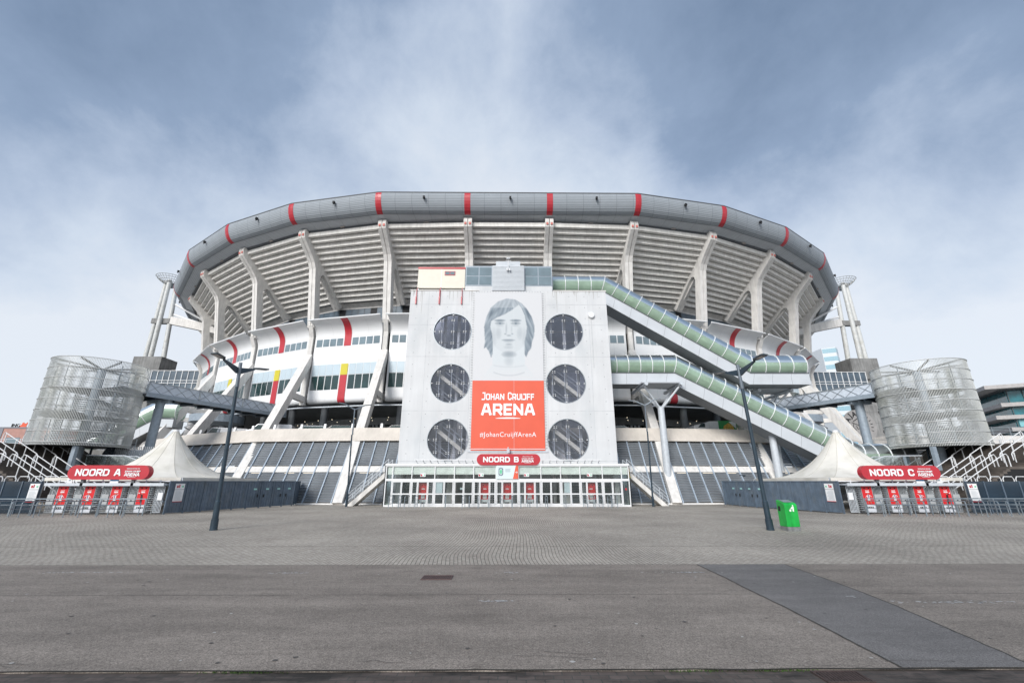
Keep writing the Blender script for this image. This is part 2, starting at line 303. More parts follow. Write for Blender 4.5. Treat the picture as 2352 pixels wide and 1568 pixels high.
# ================================================================== GROUND
def groundmat(name, c1, c2, kind, rough=.85):
    M = bpy.data.materials.new(name); M.use_nodes = True; t = M.node_tree; b = t.nodes['Principled BSDF']; lk = t.links; b.inputs['Roughness'].default_value = rough; b.inputs['Specular IOR Level'].default_value = .35
    co = t.nodes.new('ShaderNodeTexCoord'); P = co.outputs['Object']
    def noise(s, d=5, sc=(1, 1, 1), r=.5):
        mp = t.nodes.new('ShaderNodeMapping'); mp.inputs['Scale'].default_value = sc; lk.new(P, mp.inputs[0])
        n = t.nodes.new('ShaderNodeTexNoise'); n.inputs['Scale'].default_value = s; n.inputs['Detail'].default_value = d; n.inputs['Roughness'].default_value = r; lk.new(mp.outputs[0], n.inputs[0]); return n.outputs[0]
    def mr(x, a, b_, c, d):
        r = t.nodes.new('ShaderNodeMapRange'); lk.new(x, r.inputs[0])
        for i, k in enumerate((a, b_, c, d)): r.inputs[i+1].default_value = k
        return r.outputs[0]
    def mixc(f, A, B, bt='MIX'):
        x = t.nodes.new('ShaderNodeMix'); x.data_type = 'RGBA'; x.blend_type = bt
        if hasattr(f, 'is_output'): lk.new(f, x.inputs['Factor'])
        else: x.inputs['Factor'].default_value = f
        for k, s in ((A, 'A'), (B, 'B')):
            if hasattr(k, 'is_output'): lk.new(k, x.inputs[s])
            else: x.inputs[s].default_value = (*k, 1)
        return x.outputs['Result']
    if kind in ('brick', 'gutter'):
        mp = t.nodes.new('ShaderNodeMapping'); mp.inputs['Rotation'].default_value = (0, 0, 0 if kind == 'gutter' else pi/2); lk.new(P, mp.inputs[0])
        if kind == 'brick':   # gently wavering courses, as laid by hand
            wn = t.nodes.new('ShaderNodeTexNoise'); wn.inputs['Scale'].default_value = .22; wn.inputs['Detail'].default_value = 1; lk.new(P, wn.inputs[0])
            sb = t.nodes.new('ShaderNodeVectorMath'); sb.operation = 'MULTIPLY_ADD'; lk.new(wn.outputs['Color'], sb.inputs[0]); sb.inputs[1].default_value = (.5, .5, 0); lk.new(mp.outputs[0], sb.inputs[2]); vec = sb.outputs[0]
        else: vec = mp.outputs[0]
        br = t.nodes.new('ShaderNodeTexBrick'); lk.new(vec, br.inputs[0]); br.inputs['Scale'].default_value = 1; br.inputs['Brick Width'].default_value = .22 if kind == 'brick' else .2; br.inputs['Row Height'].default_value = .105; br.inputs['Mortar Size'].default_value = .008; br.inputs['Mortar Smooth'].default_value = .3
        br.inputs['Color1'].default_value = (*c1, 1); br.inputs['Color2'].default_value = (*c2, 1); br.inputs['Mortar'].default_value = (.07, .068, .062, 1); br.inputs['Bias'].default_value = 0
        c = br.outputs[0]; c = mixc(1, c, mr(noise(.22, 6), .32, .68, .78, 1.15), 'MULTIPLY')
        c = mixc(1, c, mr(noise(9, 3), .3, .7, .84, 1.12), 'MULTIPLY')
        c = mixc(mr(noise(.5, 6, (1, 1, 1), .7), .58, .75, 0, .35), c, (.20, .15, .13))
        h = br.outputs['Fac']; inv = True
        if kind == 'gutter': c = mixc(mr(noise(2.2, 6, (.25, 1, 1), .7), .5, .62, 0, .9), c, (.022, .02, .018))
    else:
        g = noise(55, 3, r=.85); c = mixc(mr(g, .40, .60, 0, 1), c1, c2)
        vr = t.nodes.new('ShaderNodeTexVoronoi'); vr.inputs['Scale'].default_value = 38; lk.new(P, vr.inputs[0])
        c = mixc(mr(vr.outputs['Distance'], .0, .25, .85, 0), c, tuple(min(1, k*1.6) for k in c2)); c = mixc(1, c, mr(noise(14, 4, r=.8), .35, .65, .86, 1.12), 'MULTIPLY')
        c = mixc(1, c, mr(noise(.35, 6), .3, .7, .86, 1.12), 'MULTIPLY')
        c = mixc(1, c, mr(noise(2.3, 5, (.5, 1, 1), .65), .3, .7, .84, 1.10), 'MULTIPLY'); c = mixc(1, c, mr(noise(.5, 5, (.25, 2.2, 1), .6), .35, .65, .82, 1.08), 'MULTIPLY'); c = mixc(mr(noise(1.7, 6, (.6, 1.6, 1), .75), .60, .72, 0, .5), c, tuple(k*.6 for k in c1))
        c = mixc(mr(noise(1.1, 4, (1, 2.5, 1), .75), .66, .74, 0, .45), c, tuple(k*.45 for k in c1))
        h = g; inv = False
    lk.new(c, b.inputs['Base Color'])
    bu = t.nodes.new('ShaderNodeBump'); bu.inputs['Strength'].default_value = .55; bu.inputs['Distance'].default_value = .006; bu.invert = inv; lk.new(h, bu.inputs['Height']); lk.new(bu.outputs[0], b.inputs['Normal'])
    return M
G_BR = groundmat('plaza_brick', (.385, .348, .30), (.465, .424, .368), 'brick')
G_AS = groundmat('aged_asphalt', (.15, .129, .110), (.335, .296, .26), 'asphalt')
G_PA = groundmat('dark_patch_asphalt', (.105, .099, .097), (.245, .234, .226), 'asphalt', .7)
G_GU = groundmat('gutter_brick', (.085, .07, .062), (.125, .10, .09), 'gutter')
def sheet(name, pts, z, mt, nx=1, ny=1):
    b = MB(); b.poly([(x, y, z) for x, y in pts]); return struct(b.build(name, mt))
sheet('ground', [(-1500, -300), (1500, -300), (1500, 2500), (-1500, 2500)], -.02, mat('far_ground', (.2, .195, .185), .9))
sheet('plaza', [(-140, 12.0), (140, 12.0), (140, 62), (-140, 62)], 0, G_BR)
# asphalt with a slightly ragged lower edge
b = MB(); xs = [-60+.35*i for i in range(344)]
lo = [(x, 5.67+.03*mnoise.noise(V((x*2.3, 0, 0)))+.012*mnoise.noise(V((x*9, 5, 0))), 0.012) for x in xs]
hi = [(x, 12.0, .012) for x in xs]; b.strip([lo, hi]); b.strip([[(p[0], p[1], -.02) for p in lo], lo])
b.build('asphalt_road', G_AS)['kind'] = 'structure'
sheet('gutter_pavement', [(-60, -20), (60, -20), (60, 5.75), (-60, 5.75)], -.004, G_GU)
b = MB(); L0 = [(4.76, 11.98), (4.73, 10.6), (4.66, 9.4), (4.62, 8.3), (4.55, 7.2), (4.49, 6.4), (4.43, 5.68)]; R0 = [(6.98, 11.98), (6.85, 10.6), (6.72, 9.4), (6.55, 8.3), (6.3, 7.2), (6.12, 6.4), (5.95, 5.68)]
def fine(P_, k=7):
    o = []
    for i in range(len(P_)-1):
        for j in range(k): q = lerp(P_[i], P_[i+1], j/k); o.append((q[0]+.02*mnoise.noise(V((q[1]*4, P_[0][0], 0))), q[1]))
    return o+[P_[-1]]
b.strip([[(x, y, .017) for x, y in fine(R0)], [(x, y, .017) for x, y in fine(L0)]]); struct(b.build('asphalt_patch', G_PA))
# joints and rough seams in the paving
JM = mat('dark_joint', (.06, .056, .05), .9, var=.5, vs=6)
def seam(name, x0, x1, y, w, z, amp=.01, seed=0, mt=JM):
    b = MB(); xs = [x0+(x1-x0)*i/400 for i in range(401)]
    b.strip([[(x, y-w*(.5+.45*mnoise.noise(V((x*3, seed, 1))))+amp*mnoise.noise(V((x*1.3, seed, 0))), z) for x in xs], [(x, y+w*(.5+.45*mnoise.noise(V((x*3, seed, 4))))+amp*mnoise.noise(V((x*1.3, seed, 0))), z) for x in xs]])
    return struct(b.build(name, mt))
seam('asphalt_joint', -40, 40, 9.0, .010, .0165, .02, 2); seam('paving_joint', -60, 60, 12.0, .02, .0165, .006, 3); seam('paving_joint', -60, 60, 15.3, .028, .004, .03, 5)
seam('paving_joint', -60, 60, 5.665, .03, .0135, .02, 8, mat('soil', (.02, .018, .014), .9, var=.4, vs=8))
# chalky worn paint scuffs
SC = mat('worn_white_paint', (.55, .56, .56), .8, var=.2, vs=9)
for cx_, cy_, l_, n_ in ((-9.6, 11.1, 1.1, 46), (-5.0, 11.0, .5, 30), (.0, 11.0, .3, 14), (4.0, 11.0, .8, 50), (-.2, 8.55, .32, 30), (7.9, 8.4, 1.3, 70), (6.2, 8.8, .1, 6)):
    b = MB()
    for i in range(n_):
        x = cx_+random.gauss(0, l_*.45); y = cy_+random.gauss(0, .035); r = random.uniform(.008, .03)
        b.poly([(x+r*random.uniform(.8, 2.4)*cos(a), y+r*.6*sin(a), .0175) for a in (0, 1.2, 2.5, 3.7, 5)])
    tag(b.build('paint_scuff', SC), None, None, kind='structure')
# drain grates
def grate(name, x0, x1, y0, y1, z, n, label, mt, skew=0):
    t = thing(name, label, 'drain', ((x0+x1)/2, (y0+y1)/2, z)); f = MB(); w = .02
    for a in ((x0, x1, y0, y0+w), (x0, x1, y1-w, y1), (x0, x0+w, y0+w, y1-w), (x1-w, x1, y0+w, y1-w)): f.box(*a, z, z+.014)
    f.build('frame', mt, t); g = MB()
    for i in range(n):
        x = x0+w+(x1-x0-2*w)*(i+.25)/n; wd = (x1-x0-2*w)/n*.55
        g.prism([(x, y0+w, z), (x+wd, y0+w, z), (x+wd+skew, y1-w, z), (x+skew, y1-w, z)], (0, 0, .01))
    g.build('bars', mt, t); MB().box(x0+w, x1-w, y0+w, y1-w, z-.012, z-.004+.004).build('pit', BLACK, t)
RUST = mat('rusty_iron', (.085, .06, .055), .75, .3, var=.3, vs=20)
grate('drain_grate', -1.85, -1.2, 10.25, 10.68, .014, 16, 'rusty rectangular drain grate set in the grey asphalt', mat('rusty_brown_iron', (.13, .085, .08), .8, .1, var=.25, vs=14))
grate('gutter_grate', 3.35, 3.85, 5.33, 5.62, 0.0, 13, 'rusty slotted gutter grate at the edge of the dark brick gutter', RUST, .03)
# moss and weeds along the seam
b = MB(); rr = random.Random(3)
for i in range(900):
    cxm = rr.choice([-3.1, -2.8, 1.9, 2.1, 2.9, 3.2, -8, 6.2]); x = cxm+rr.gauss(0, .16); y = 5.655+rr.gauss(0, .018); h = rr.uniform(.006, .022); a = rr.uniform(0, 6.28)
    b.poly([(x, y, -.002), (x+.012*cos(a), y+.012*sin(a), .0), (x+.01*cos(a+.6), y+.01*sin(a+.6), h)])
tag(b.build('weeds', mat('moss', (.05, .10, .02), .9, var=.4, vs=30)), 'small green weeds and moss growing along the asphalt edge', 'weeds', kind='stuff')
rg = random.Random(11); b = MB(); b2 = MB()
for k in range(900):
    x, y = rg.uniform(-30, 30), 5.8+rg.random()**1.4*26; r = rg.uniform(.012, .034); m_ = b if rg.random() < .6 else b2
    m_.poly([(x+r*rg.uniform(.7, 1.3)*cos(a), y+r*rg.uniform(.7, 1.2)*sin(a), .0182 if y < 12 else .0052) for a in (0, .9, 1.8, 2.7, 3.6, 4.5, 5.4)])
tag(b.build('gum_spots', mat('old_gum_dark', (.09, .085, .08), .8, var=.2, vs=5)), 'dark trodden gum spots scattered over the paving', 'gum spots', kind='stuff')
tag(b2.build('gum_spots', mat('old_gum_pale', (.46, .45, .43), .8, var=.2, vs=5)), 'pale trodden specks scattered over the paving', 'gum spots', kind='stuff')
b = MB()
for k in range(15):   # cracks creeping in from the broken asphalt edge and across the patch
    if k < 9: x, y = rg.uniform(-7, 7), rg.uniform(5.72, 6.3); dx, dy, n = rg.choice((-1, 1))*.11, .012, rg.randint(5, 16)
    else: x, y = rg.uniform(-12, 12), rg.uniform(6.5, 11.5); dx, dy, n = rg.choice((-1, 1))*.13, rg.uniform(-.02, .02), rg.randint(5, 14)
    for q in range(n):
        x2, y2 = x+dx*rg.uniform(.5, 1.3), y+dy+rg.gauss(0, .03); w = rg.uniform(.0015, .004); b.poly([(x, y-w, .0186), (x2, y2-w, .0186), (x2, y2+w, .0186), (x, y+w, .0186)]); x, y = x2, y2
struct(b.build('asphalt_cracks', JM))
b = MB()
for Q in (L0, R0):
    P_ = fine(Q); b.strip([[(x-.018-.01*mnoise.noise(V((y*7, 3, 0))), y, .0184) for x, y in P_], [(x+.012, y, .0184) for x, y in P_]])
struct(b.build('patch_seam', JM))
# ================================================================== STADIUM plan data (right half, mirrored)
def ext(front, back): return front+back
E_ = [(5.2, 45.95), (16.4, 45.95), (28.5, 48.4), (39.85, 53.3), (50.45, 60.6), (61.2, 72.3), (68.8, 87), (71.5, 104), (71, 122), (66, 140), (55, 155), (40, 165), (22, 170), (7.5, 171)]
def loop(R): return R+[(-x, y) for x, y in reversed(R)]
EL = loop(E_); n_ = len(EL)
def innorm(P_, i):
    a = V((*P_[i-1], 0)); c = V((*P_[i], 0)); d = V((*P_[(i+1) % len(P_)], 0)); t = ((c-a).normalized()+(d-c).normalized()).normalized()
    v = V((-t.y, t.x, 0)); return v
NL = [innorm(EL, i) for i in range(n_)]
def offs(i, r): return (EL[i][0]+NL[i].x*r, EL[i][1]+NL[i].y*r)
def mk(front, r):
    R = front+[offs(i, r) for i in range(len(front), len(E_))]; return loop(R)
H_ = mk([(5.2, 47.4), (16.2, 47.9), (27.5, 50.3), (38.3, 55.1), (48.4, 61.9), (57.2, 71.6)], 2.3)
J_ = mk([(5.2, 50.9), (15.9, 51.2), (26.8, 53.6), (37.3, 58.5), (46.8, 65.2), (55.4, 74.2)], 6.0)
FT = mk([(5.1, 56.4), (15.2, 56.8), (25, 58.7), (34.5, 63.1), (43.8, 69.7), (51.5, 78.0)], 11.0)
LP = mk([(5.2, 50.7), (15.9, 51.0), (26.8, 53.5), (37.3, 58.3), (46.9, 64.8), (55.7, 73.9)], 6.0)
PR = mk([(5.2, 45.6), (15.2, 45.8), (26.0, 47.1), (38.0, 52.9), (48.4, 60.4), (57.8, 70.5)], 3.0)
PFT = mk([(5.2, 41.4), (15.3, 41.6), (26.4, 43.0), (39.3, 48.9), (50.8, 57.4), (61.0, 68.5)], -1.2)
nE = len(E_)
def idx(k, s): return k if s > 0 else n_-1-k       # vertex k (0 = nearest the axis) on side s
def P3(p, z): return (p[0], p[1], z)
def inn(P_, i, r): return (P_[i][0]+NL[i].x*r, P_[i][1]+NL[i].y*r)
stad = thing('stadium', 'huge oval football stadium with grey roof rim, concrete ribs and white cladding band', 'stadium', (0, 100, 0))
bays = [(i, (i+1) % n_) for i in range(n_)]
# ---- roof rim
RP = [(0, 36.6), (-.06, 36.3), (-.05, 35.9), (.03, 35.5), (.17, 35.1), (.36, 34.75), (.62, 34.45), (.95, 34.25), (1.2, 34.2), (1.3, 34.28)]
def rimrow(i, j, t, r, z):
    a = inn(EL, i, r); c = inn(EL, j, r); return (*lerp(a, c, t), z)
for i, j in bays:
    b = MB(); b.strip([[rimrow(i, j, t, r, z) for t in (0, 1)] for r, z in RP], 0, flip=True)
    Lr = [(1.2, 34.28), (2.6, 34.02)]; b.strip([[rimrow(i, j, t, r, z) for t in (0, 1)] for r, z in Lr], 1, flip=True)
    b.strip([[rimrow(i, j, t, r, z) for t in (0, 1)] for r, z in [(2.6, 34.02), (2.62, 33.72), (5, 33.72)]], 2, flip=True)
    b.strip([[rimrow(i, j, t, r, z) for t in (0, 1)] for r, z in [(4, 36.5), (.3, 36.62), (.25, 36.75), (-.04, 36.75), (0, 36.6)]], 2, flip=True)
    b.build('rim_panel', [RIM, RIM2, DARKG], stad, smooth=25)
for i in range(n_):
    if EL[i][1] > 110: continue
    b = MB(); h, j = (i-1) % n_, (i+1) % n_
    rows = []
    for r, z in [(r-.03, z) for r, z in RP[:-1]]:
        c = V((*inn(EL, i, r), z)); a = V((*inn(EL, h, r), z)); d = V((*inn(EL, j, r), z))
        rows.append([c+(a-c).normalized()*.38, c, c+(d-c).normalized()*.38])
    b.strip(rows, 0, flip=True); b.build('red_stripe', RED, stad)
    b = MB(); rows = []
    for r, z in [(1.15, 34.25), (2.62, 33.98), (2.7, 33.6)]:
        c = V((*inn(EL, i, r), z)); a = V((*inn(EL, h, r), z)); d = V((*inn(EL, j, r), z)); rows.append([c+(a-c).normalized()*.4, c, c+(d-c).normalized()*.4])
    b.strip(rows, flip=True); b.build('rim_bracket', STEELW, stad)
# small fittings on the rim
for i, j in bays:
    if min(EL[i][1], EL[j][1]) > 75: continue
    b = MB(); p = V(rimrow(i, j, .52, -.3, 35.75)); t = (V((*EL[j], 0))-V((*EL[i], 0))).normalized()
    b.bar(p-t*.12, p+t*.12, .3, .3); b.tube(p, p+V((0, -.1, -.35)), .06)
    b.build('floodlight', BLACK, stad)
    b = MB(); p = V(rimrow(i, j, .5, 2.55, 33.92)); b.bar(p-t*.3, p+t*.3, .35, .1); b.build('soffit_lamp', LAMPG, stad)
# roof surface (low, behind the rim)
b = MB()
for i, j in bays:
    rings = [(1-k/6.) for k in range(7)]
    def rp(i, s): return (EL[i][0]*s*.95, 108+(EL[i][1]-108)*s*.95, 36.4+4*(1-s*s)*.2)
    for k in range(5): b.poly([rp(i, rings[k]), rp(j, rings[k]), rp(j, rings[k+1]), rp(i, rings[k+1])][::-1])
b.build('roof', DARKG, stad)
# ---- seating underside
NS = 13; zt, zb = 33.62, 26.7
def st(i, t, dz): q = lerp(H_[i], FT[i], t); return (*q, dz)
for i, j in bays:
    b = MB(); dz = (zt-zb)/NS
    for k in range(NS):
        z0 = zt-dz*k; t0 = .06+.94*k/NS; t1 = .06+.94*(k+1)/NS; z1 = z0-dz
        # riser face (light), undercut lip and soffit
        b.poly([st(i, t0, z0+.04), st(j, t0, z0+.04), st(j, t0, z1), st(i, t0, z1)][::-1])
        b.poly([st(i, t0, z1), st(j, t0, z1), st(j, t0+.028, z1), st(i, t0+.028, z1)][::-1])
        b.poly([st(i, t0+.028, z1), st(j, t0+.028, z1), st(j, t0+.030, z1+.05), st(i, t0+.030, z1+.05)][::-1])
        b.poly([st(i, t0+.030, z1+.05), st(j, t0+.030, z1+.05), st(j, t1, z1+.10), st(i, t1, z1+.10)][::-1])
    o = b.build('seating_underside', CONC2, stad)
    b = MB(); z = zb
    for k in range(5):
        t0 = 1.0+.012*k; z1 = z-.085
        b.poly([st(i, t0, z+.02), st(j, t0, z+.02), st(j, t0, z1), st(i, t0, z1)][::-1]); b.poly([st(i, t0, z1), st(j, t0, z1), st(j, t0+.012, z1+.01), st(i, t0+.012, z1+.01)][::-1]); z = z1
    b.poly([st(i, 1.06, z), st(j, 1.06, z), st(j, 1.06, z-.28), st(i, 1.06, z-.28)][::-1])
    b.build('lower_tier_edge', CONC, stad)
    if EL[i][1] < 80 or EL[j][1] < 80:
        A = V(st(i, 1.065, 0)); B = V(st(j, 1.065, 0)); nw = 10
        b = MB(); b.poly([(A.x, A.y, 22), (B.x, B.y, 22), (B.x, B.y, z-.26), (A.x, A.y, z-.26)][::-1]); b.build('gallery_wall', DARKG, stad)
        nrm = V((-(B-A).y, (B-A).x, 0)).normalized()*-.06
        b = MB()
        for w in range(nw):
            p0 = A.lerp(B, (w+.04)/nw)+nrm; p1 = A.lerp(B, (w+.96)/nw)+nrm
            b.poly([(p0.x, p0.y, 23.2), (p1.x, p1.y, 23.2), (p1.x, p1.y, z-.30), (p0.x, p0.y, z-.30)][::-1], 1 if (w % 5 in (0,) and random.random() < .6) else 0)
        b.build('gallery_glazing', [GLASSN, BLACK], stad)
    else:
        A = st(i, 1.06, z-.4); B = st(j, 1.06, z-.4); b = MB(); b.poly([(A[0], A[1], 22), (B[0], B[1], 22), B, A][::-1]); b.build('gallery_wall', DARKG, stad)
# ---- ribs with columns
def arc(c, r0, r1, a0, a1, n): return [(c[0]+r0*cos(a0+(a1-a0)*k/n), c[1]+r1*sin(a0+(a1-a0)*k/n)) for k in range(n+1)]
ribprof = [(0, 33.95), (-.12, 33.5), (0, 32.75), (.9, 31.95), (1.9, 31.05), (2.6, 30.3), (3.0, 29.5), (3.1, 28.9), (4.4, 21.5), (5.5, 21.5), (4.25, 28.55), (4.45, 29.1), (4.9, 29.25), (5.5, 28.9), (6.3, 28.25), (9.3, 25.75), (10.3, 26.55), (10.1, 26.9), (.9, 33.75)]
for k in range(8):
    for s in (1, -1):
        i = idx(k, s); a = V((*H_[i], 0)); c = V((*FT[i], 0)); L_ = (c-a).length; d = (c-a).normalized(); sd = V((-d.y, d.x, 0)); f = L_/9.6
        b = MB()
        for o in (-.52, .04):
            pts = []
            for r, z in ribprof:
                rr_ = r*f if r < 6 else r*f
                pts.append(a+d*rr_+sd*o+V((0, 0, z)))
            b.prism(pts, sd*.48)
        # shallow web between the twin leaves, set back from the edges
        b.prism([a+d*(r*f)+sd*-.05+V((0, 0, z)) for r, z in [(.35, 33.6), (.25, 32.9), (2.1, 31.3), (3.2, 29.6), (3.3, 28.9), (4.6, 21.6), (5.3, 21.6), (4.1, 28.6), (4.5, 29.3), (9.1, 26.0), (9.9, 26.7), (1.2, 33.3)]], sd*.1)
        b.build('rib', CONC, stad)
        if k < 6:
            b = MB()
            for o in (-.28, .28):
                c0 = a+d*(-.13*f)+sd*o; b.bar(c0+V((0, 0, 32.98)), c0+V((0, 0, 33.28)), .26, .06, side=sd)
            b.build('anchor_plate', mat('faded_red', (.62, .2, .17), .7), stad)
# ---- white cladding band
def wl(i, r): return inn(LP, i, 1.6+r)
def cladrow(i, j, g, r, z, seg=(0, 1)):
    a = V((*wl(i, r), z)); c = V((*wl(j, r), z)); L_ = (c-a).length
    return [a.lerp(c, (g+(L_-2*g)*t)/L_) for t in seg]
def cove(n=9):
    R = 2.1; return [(-R*(1-cos(a)), 20.1+R*sin(a)) for a in [radians(76)*(1-k/n) for k in range(n+1)]]
bayprof = cove()+[(0, 19.95), (0, 18.87), (0, 16.45), (0, 14.93), (0, 13.07), (0, 11.95)]+[(.5*(1-cos(a)), 11.95-.55*sin(a)) for a in [radians(90)*k/6 for k in range(1, 7)]]+[(3.0, 11.4)]
for i, j in bays:
    ymin = min(EL[i][1], EL[j][1]); front = ymin < 76
    bay = None; b = MB(); g = .55
    b.strip([cladrow(i, j, g, r, z) for r, z in bayprof], 0, flip=True)
    # back of the cove and end cheeks so the shell has thickness
    b.strip([cladrow(i, j, g, r+.16, z+.05) for r, z in [(.35, 19.5)]+cove()[::-1]], 0, flip=True)
    b.strip([cladrow(i, j, g, *cove()[0]), cladrow(i, j, g, cove()[0][0]+.16, cove()[0][1]+.05)], 0)
    for e_, t in ((i, 0), (j, 1)):
        outer = [cladrow(i, j, g, r, z, (t,))[0] for r, z in bayprof]; inner = [cladrow(i, j, g, max(r, 0)*0+.9 if z < 19.5 else r+.16, z, (t,))[0] for r, z in bayprof]
        b.strip([outer, inner], 0, flip=(t == 1))
    bay = b.build('cladding_bay', CLAD, stad)
    # rolled lip
    lp = cladrow(i, j, g-.15, -1.64, 22.2); bb = MB(); bb.tube(lp[0], lp[1], .11, n=8); bb.build('lip', WHITE, bay)
    if not front: continue
    mid = ymin > 46.2 or min(abs(EL[i][0]), abs(EL[j][0])) > 10
    def stripe(zs, name, mt, half=.5, mid_=.5, out_=.02):
        a = V((*wl(i, 0), 0)); c = V((*wl(j, 0), 0)); L_ = (c-a).length; t0 = (L_*mid_-half)/L_; t1 = (L_*mid_+half)/L_
        rows = []
        for r, z in zs:
            p = V((*wl(i, r-out_), z)); q = V((*wl(j, r-out_), z)); rows.append([p.lerp(q, t0), p.lerp(q, t1)])
        MB().strip(rows, flip=True).build(name, mt, bay)
    if abs(EL[i][0])+abs(EL[j][0]) > 30:
        stripe(cove()+[(0, 18.85)], 'red_stripe', RED, out_=.05)
        stripe([(0, 14.93), (0, 11.95)]+[(.5*(1-cos(a)), 11.95-.55*sin(a)-.03) for a in [radians(90)*k/6 for k in range(1, 7)]], 'red_stripe', RED, out_=.06)
        stripe([(0, 16.42), (0, 14.95)], 'yellow_panel', YEL, out_=.07)
    a = V((*wl(i, 0), 0)); c = V((*wl(j, 0), 0)); L_ = (c-a).length; d = (c-a).normalized(); nr = V((d.y, -d.x, 0))
    if nr.dot(NL[i]) > 0: nr = -nr
    half = (L_-2*.75-1.25)/2; nwn = 4; wv = half/nwn
    if ymin > 62 or ymin < 46.2 and abs(EL[i][0])+abs(EL[j][0]) < 12: continue
    for side in (0, 1):
        s0 = .75+side*(half+1.25); rb = MB(); P0 = a+d*(s0+.05)+nr*.012; P1 = a+d*(s0+half-.05)+nr*.012
        rb.prism([(P0.x, P0.y, 18.84), (P1.x, P1.y, 18.84), (P1.x, P1.y, 19.98), (P0.x, P0.y, 19.98)], -nr*.05, 1)
        for w in range(nwn):
            x0 = s0+w*wv
            def pane(z0, z1, g_, mt, nm, o=.03):
                p = a+d*(x0+g_)+nr*o; q = a+d*(x0+wv-g_)+nr*o
                m_ = MB(); m_.prism([(p.x, p.y, z0), (q.x, q.y, z0), (q.x, q.y, z1), (p.x, p.y, z1)], -nr*.05); return m_.build(nm, mt, bay)
            p = a+d*(x0+.07)+nr*.03; q = a+d*(x0+wv-.07)+nr*.03; rb.prism([(p.x, p.y, 18.9), (q.x, q.y, 18.9), (q.x, q.y, 19.92), (p.x, p.y, 19.92)], -nr*.015)
            pane(14.98, 16.42, .035, BLUEP, 'spandrel_panel'); pane(13.1, 14.92, .06, GLASS, 'window')
        rb.build('ribbon_window', [GLASSB, WHITE], bay)
    # what stands behind the lower glass: coloured chairs seen as patches is left to the glass itself
# central gap pilasters + struts + link beams
for k in range(8):
    for s in (1, -1):
        i = idx(k, s); w = V((*wl(i, .1), 0)); f0 = V((*PFT[i], 0)); d = (w-f0).normalized(); sd = V((-d.y, d.x, 0))
        b = MB(); p = w-d*.15; b.bar((p.x, p.y, 11.2), (p.x, p.y, 20.3), .56, .6, side=sd); 
        pts = [p-d*.3+V((0, 0, 20.3)), p-d*1.0+V((0, 0, 21.7)), p+V((0, 0, 21.9)), p+d*.6+V((0, 0, 20.3))]
        b.prism([q-sd*.28 for q in pts], sd*.56); b.build('pilaster', CONC, stad)
        top = w+V((0, 0, 17.6)); ft = f0+V((0, 0, -.1)); bd = (top-ft).normalized()
        b = MB(); b.bar(ft, top, .85, 1.05, side=sd); b.build('strut', CONC, stad)
        q = ft.lerp(top, 12.0/17.7); b = MB(); b.bar((q.x, q.y, 11.95), (w.x+d.x*1.5, w.y+d.y*1.5, 11.95), .55, .7); b.build('link_beam', CONC, stad)
# ---- soffit under the band, concourse, deck, parking
b = MB(); b2 = MB(); b3 = MB()
for i, j in bays:
    def q(P_, k, r, z): p = inn(P_, k, r); return (*p, z)
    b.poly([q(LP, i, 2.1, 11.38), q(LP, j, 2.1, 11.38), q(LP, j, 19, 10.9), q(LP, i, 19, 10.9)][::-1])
    b2.poly([q(PR, i, .3, 6.5), q(PR, j, .3, 6.5), q(PR, j, 26, 6.5), q(PR, i, 26, 6.5)]); b2.poly([q(PR, i, .3, 6.15), q(PR, j, .3, 6.15), q(PR, j, 14, 6.15), q(PR, i, 14, 6.15)][::-1])
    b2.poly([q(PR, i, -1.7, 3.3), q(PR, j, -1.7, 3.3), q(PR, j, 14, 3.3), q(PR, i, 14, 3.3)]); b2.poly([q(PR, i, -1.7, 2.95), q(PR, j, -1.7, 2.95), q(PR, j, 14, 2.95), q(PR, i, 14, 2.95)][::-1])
    b3.poly([q(PR, i, 14, 0), q(PR, j, 14, 0), q(PR, j, 14, 6.2), q(PR, i, 14, 6.2)][::-1])
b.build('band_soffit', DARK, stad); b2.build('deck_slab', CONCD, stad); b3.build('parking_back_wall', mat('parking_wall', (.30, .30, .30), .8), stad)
for i, j in bays:
    if min(EL[i][1], EL[j][1]) > 75: continue
    A = V((*inn(LP, i, 13), 0)); B = V((*inn(LP, j, 13), 0)); b = MB(); b.poly([(A.x, A.y, 6.4), (B.x, B.y, 6.4), (B.x, B.y, 10.0), (A.x, A.y, 10.0)][::-1], 0)
    b.poly([(A.x, A.y, 10.0), (B.x, B.y, 10.0), (B.x, B.y, 11.2), (A.x, A.y, 11.2)][::-1], 1)
    nrm = V(((B-A).y, -(B-A).x, 0)).normalized()*.12
    for w in range(14):
        p = A.lerp(B, w/14)+nrm; b.bar((p.x, p.y, 6.5), (p.x, p.y, 10), .07, .12, mi=2)
    b.bar((A.x+nrm.x, A.y+nrm.y, 8.3), (B.x+nrm.x, B.y+nrm.y, 8.3), .08, .08, mi=2)
    b.build('concourse_glazing', [GLASS, mat('fascia_grey', (.40, .42, .44), .5), DARKG], stad)
    for t in (.2, .7):
        a_ = inn(LP, i, 3.2); c_ = inn(LP, j, 3.2); p = lerp(a_, c_, t); MB().tube((*p, 6.5), (*p, 11.3), .45, n=16).build('concourse_column', DARKG, stad)
    b = MB()
    for w in range(7):
        p = lerp(inn(LP, i, 12.2-2.5*(w % 2)), inn(LP, j, 12.2-2.5*(w % 2)), (w+.5)/7); b.box(p[0]-.03, p[0]+.03, p[1]-.03, p[1]+.03, 10.55, 10.6)
    b.build('downlights', WARM, stad)
    b = MB(); a_ = (*inn(LP, i, .9), 10.75); c_ = (*inn(LP, j, .9), 10.75); b.tube(a_, c_, .09); b.build('service_pipe', STEELW, stad)
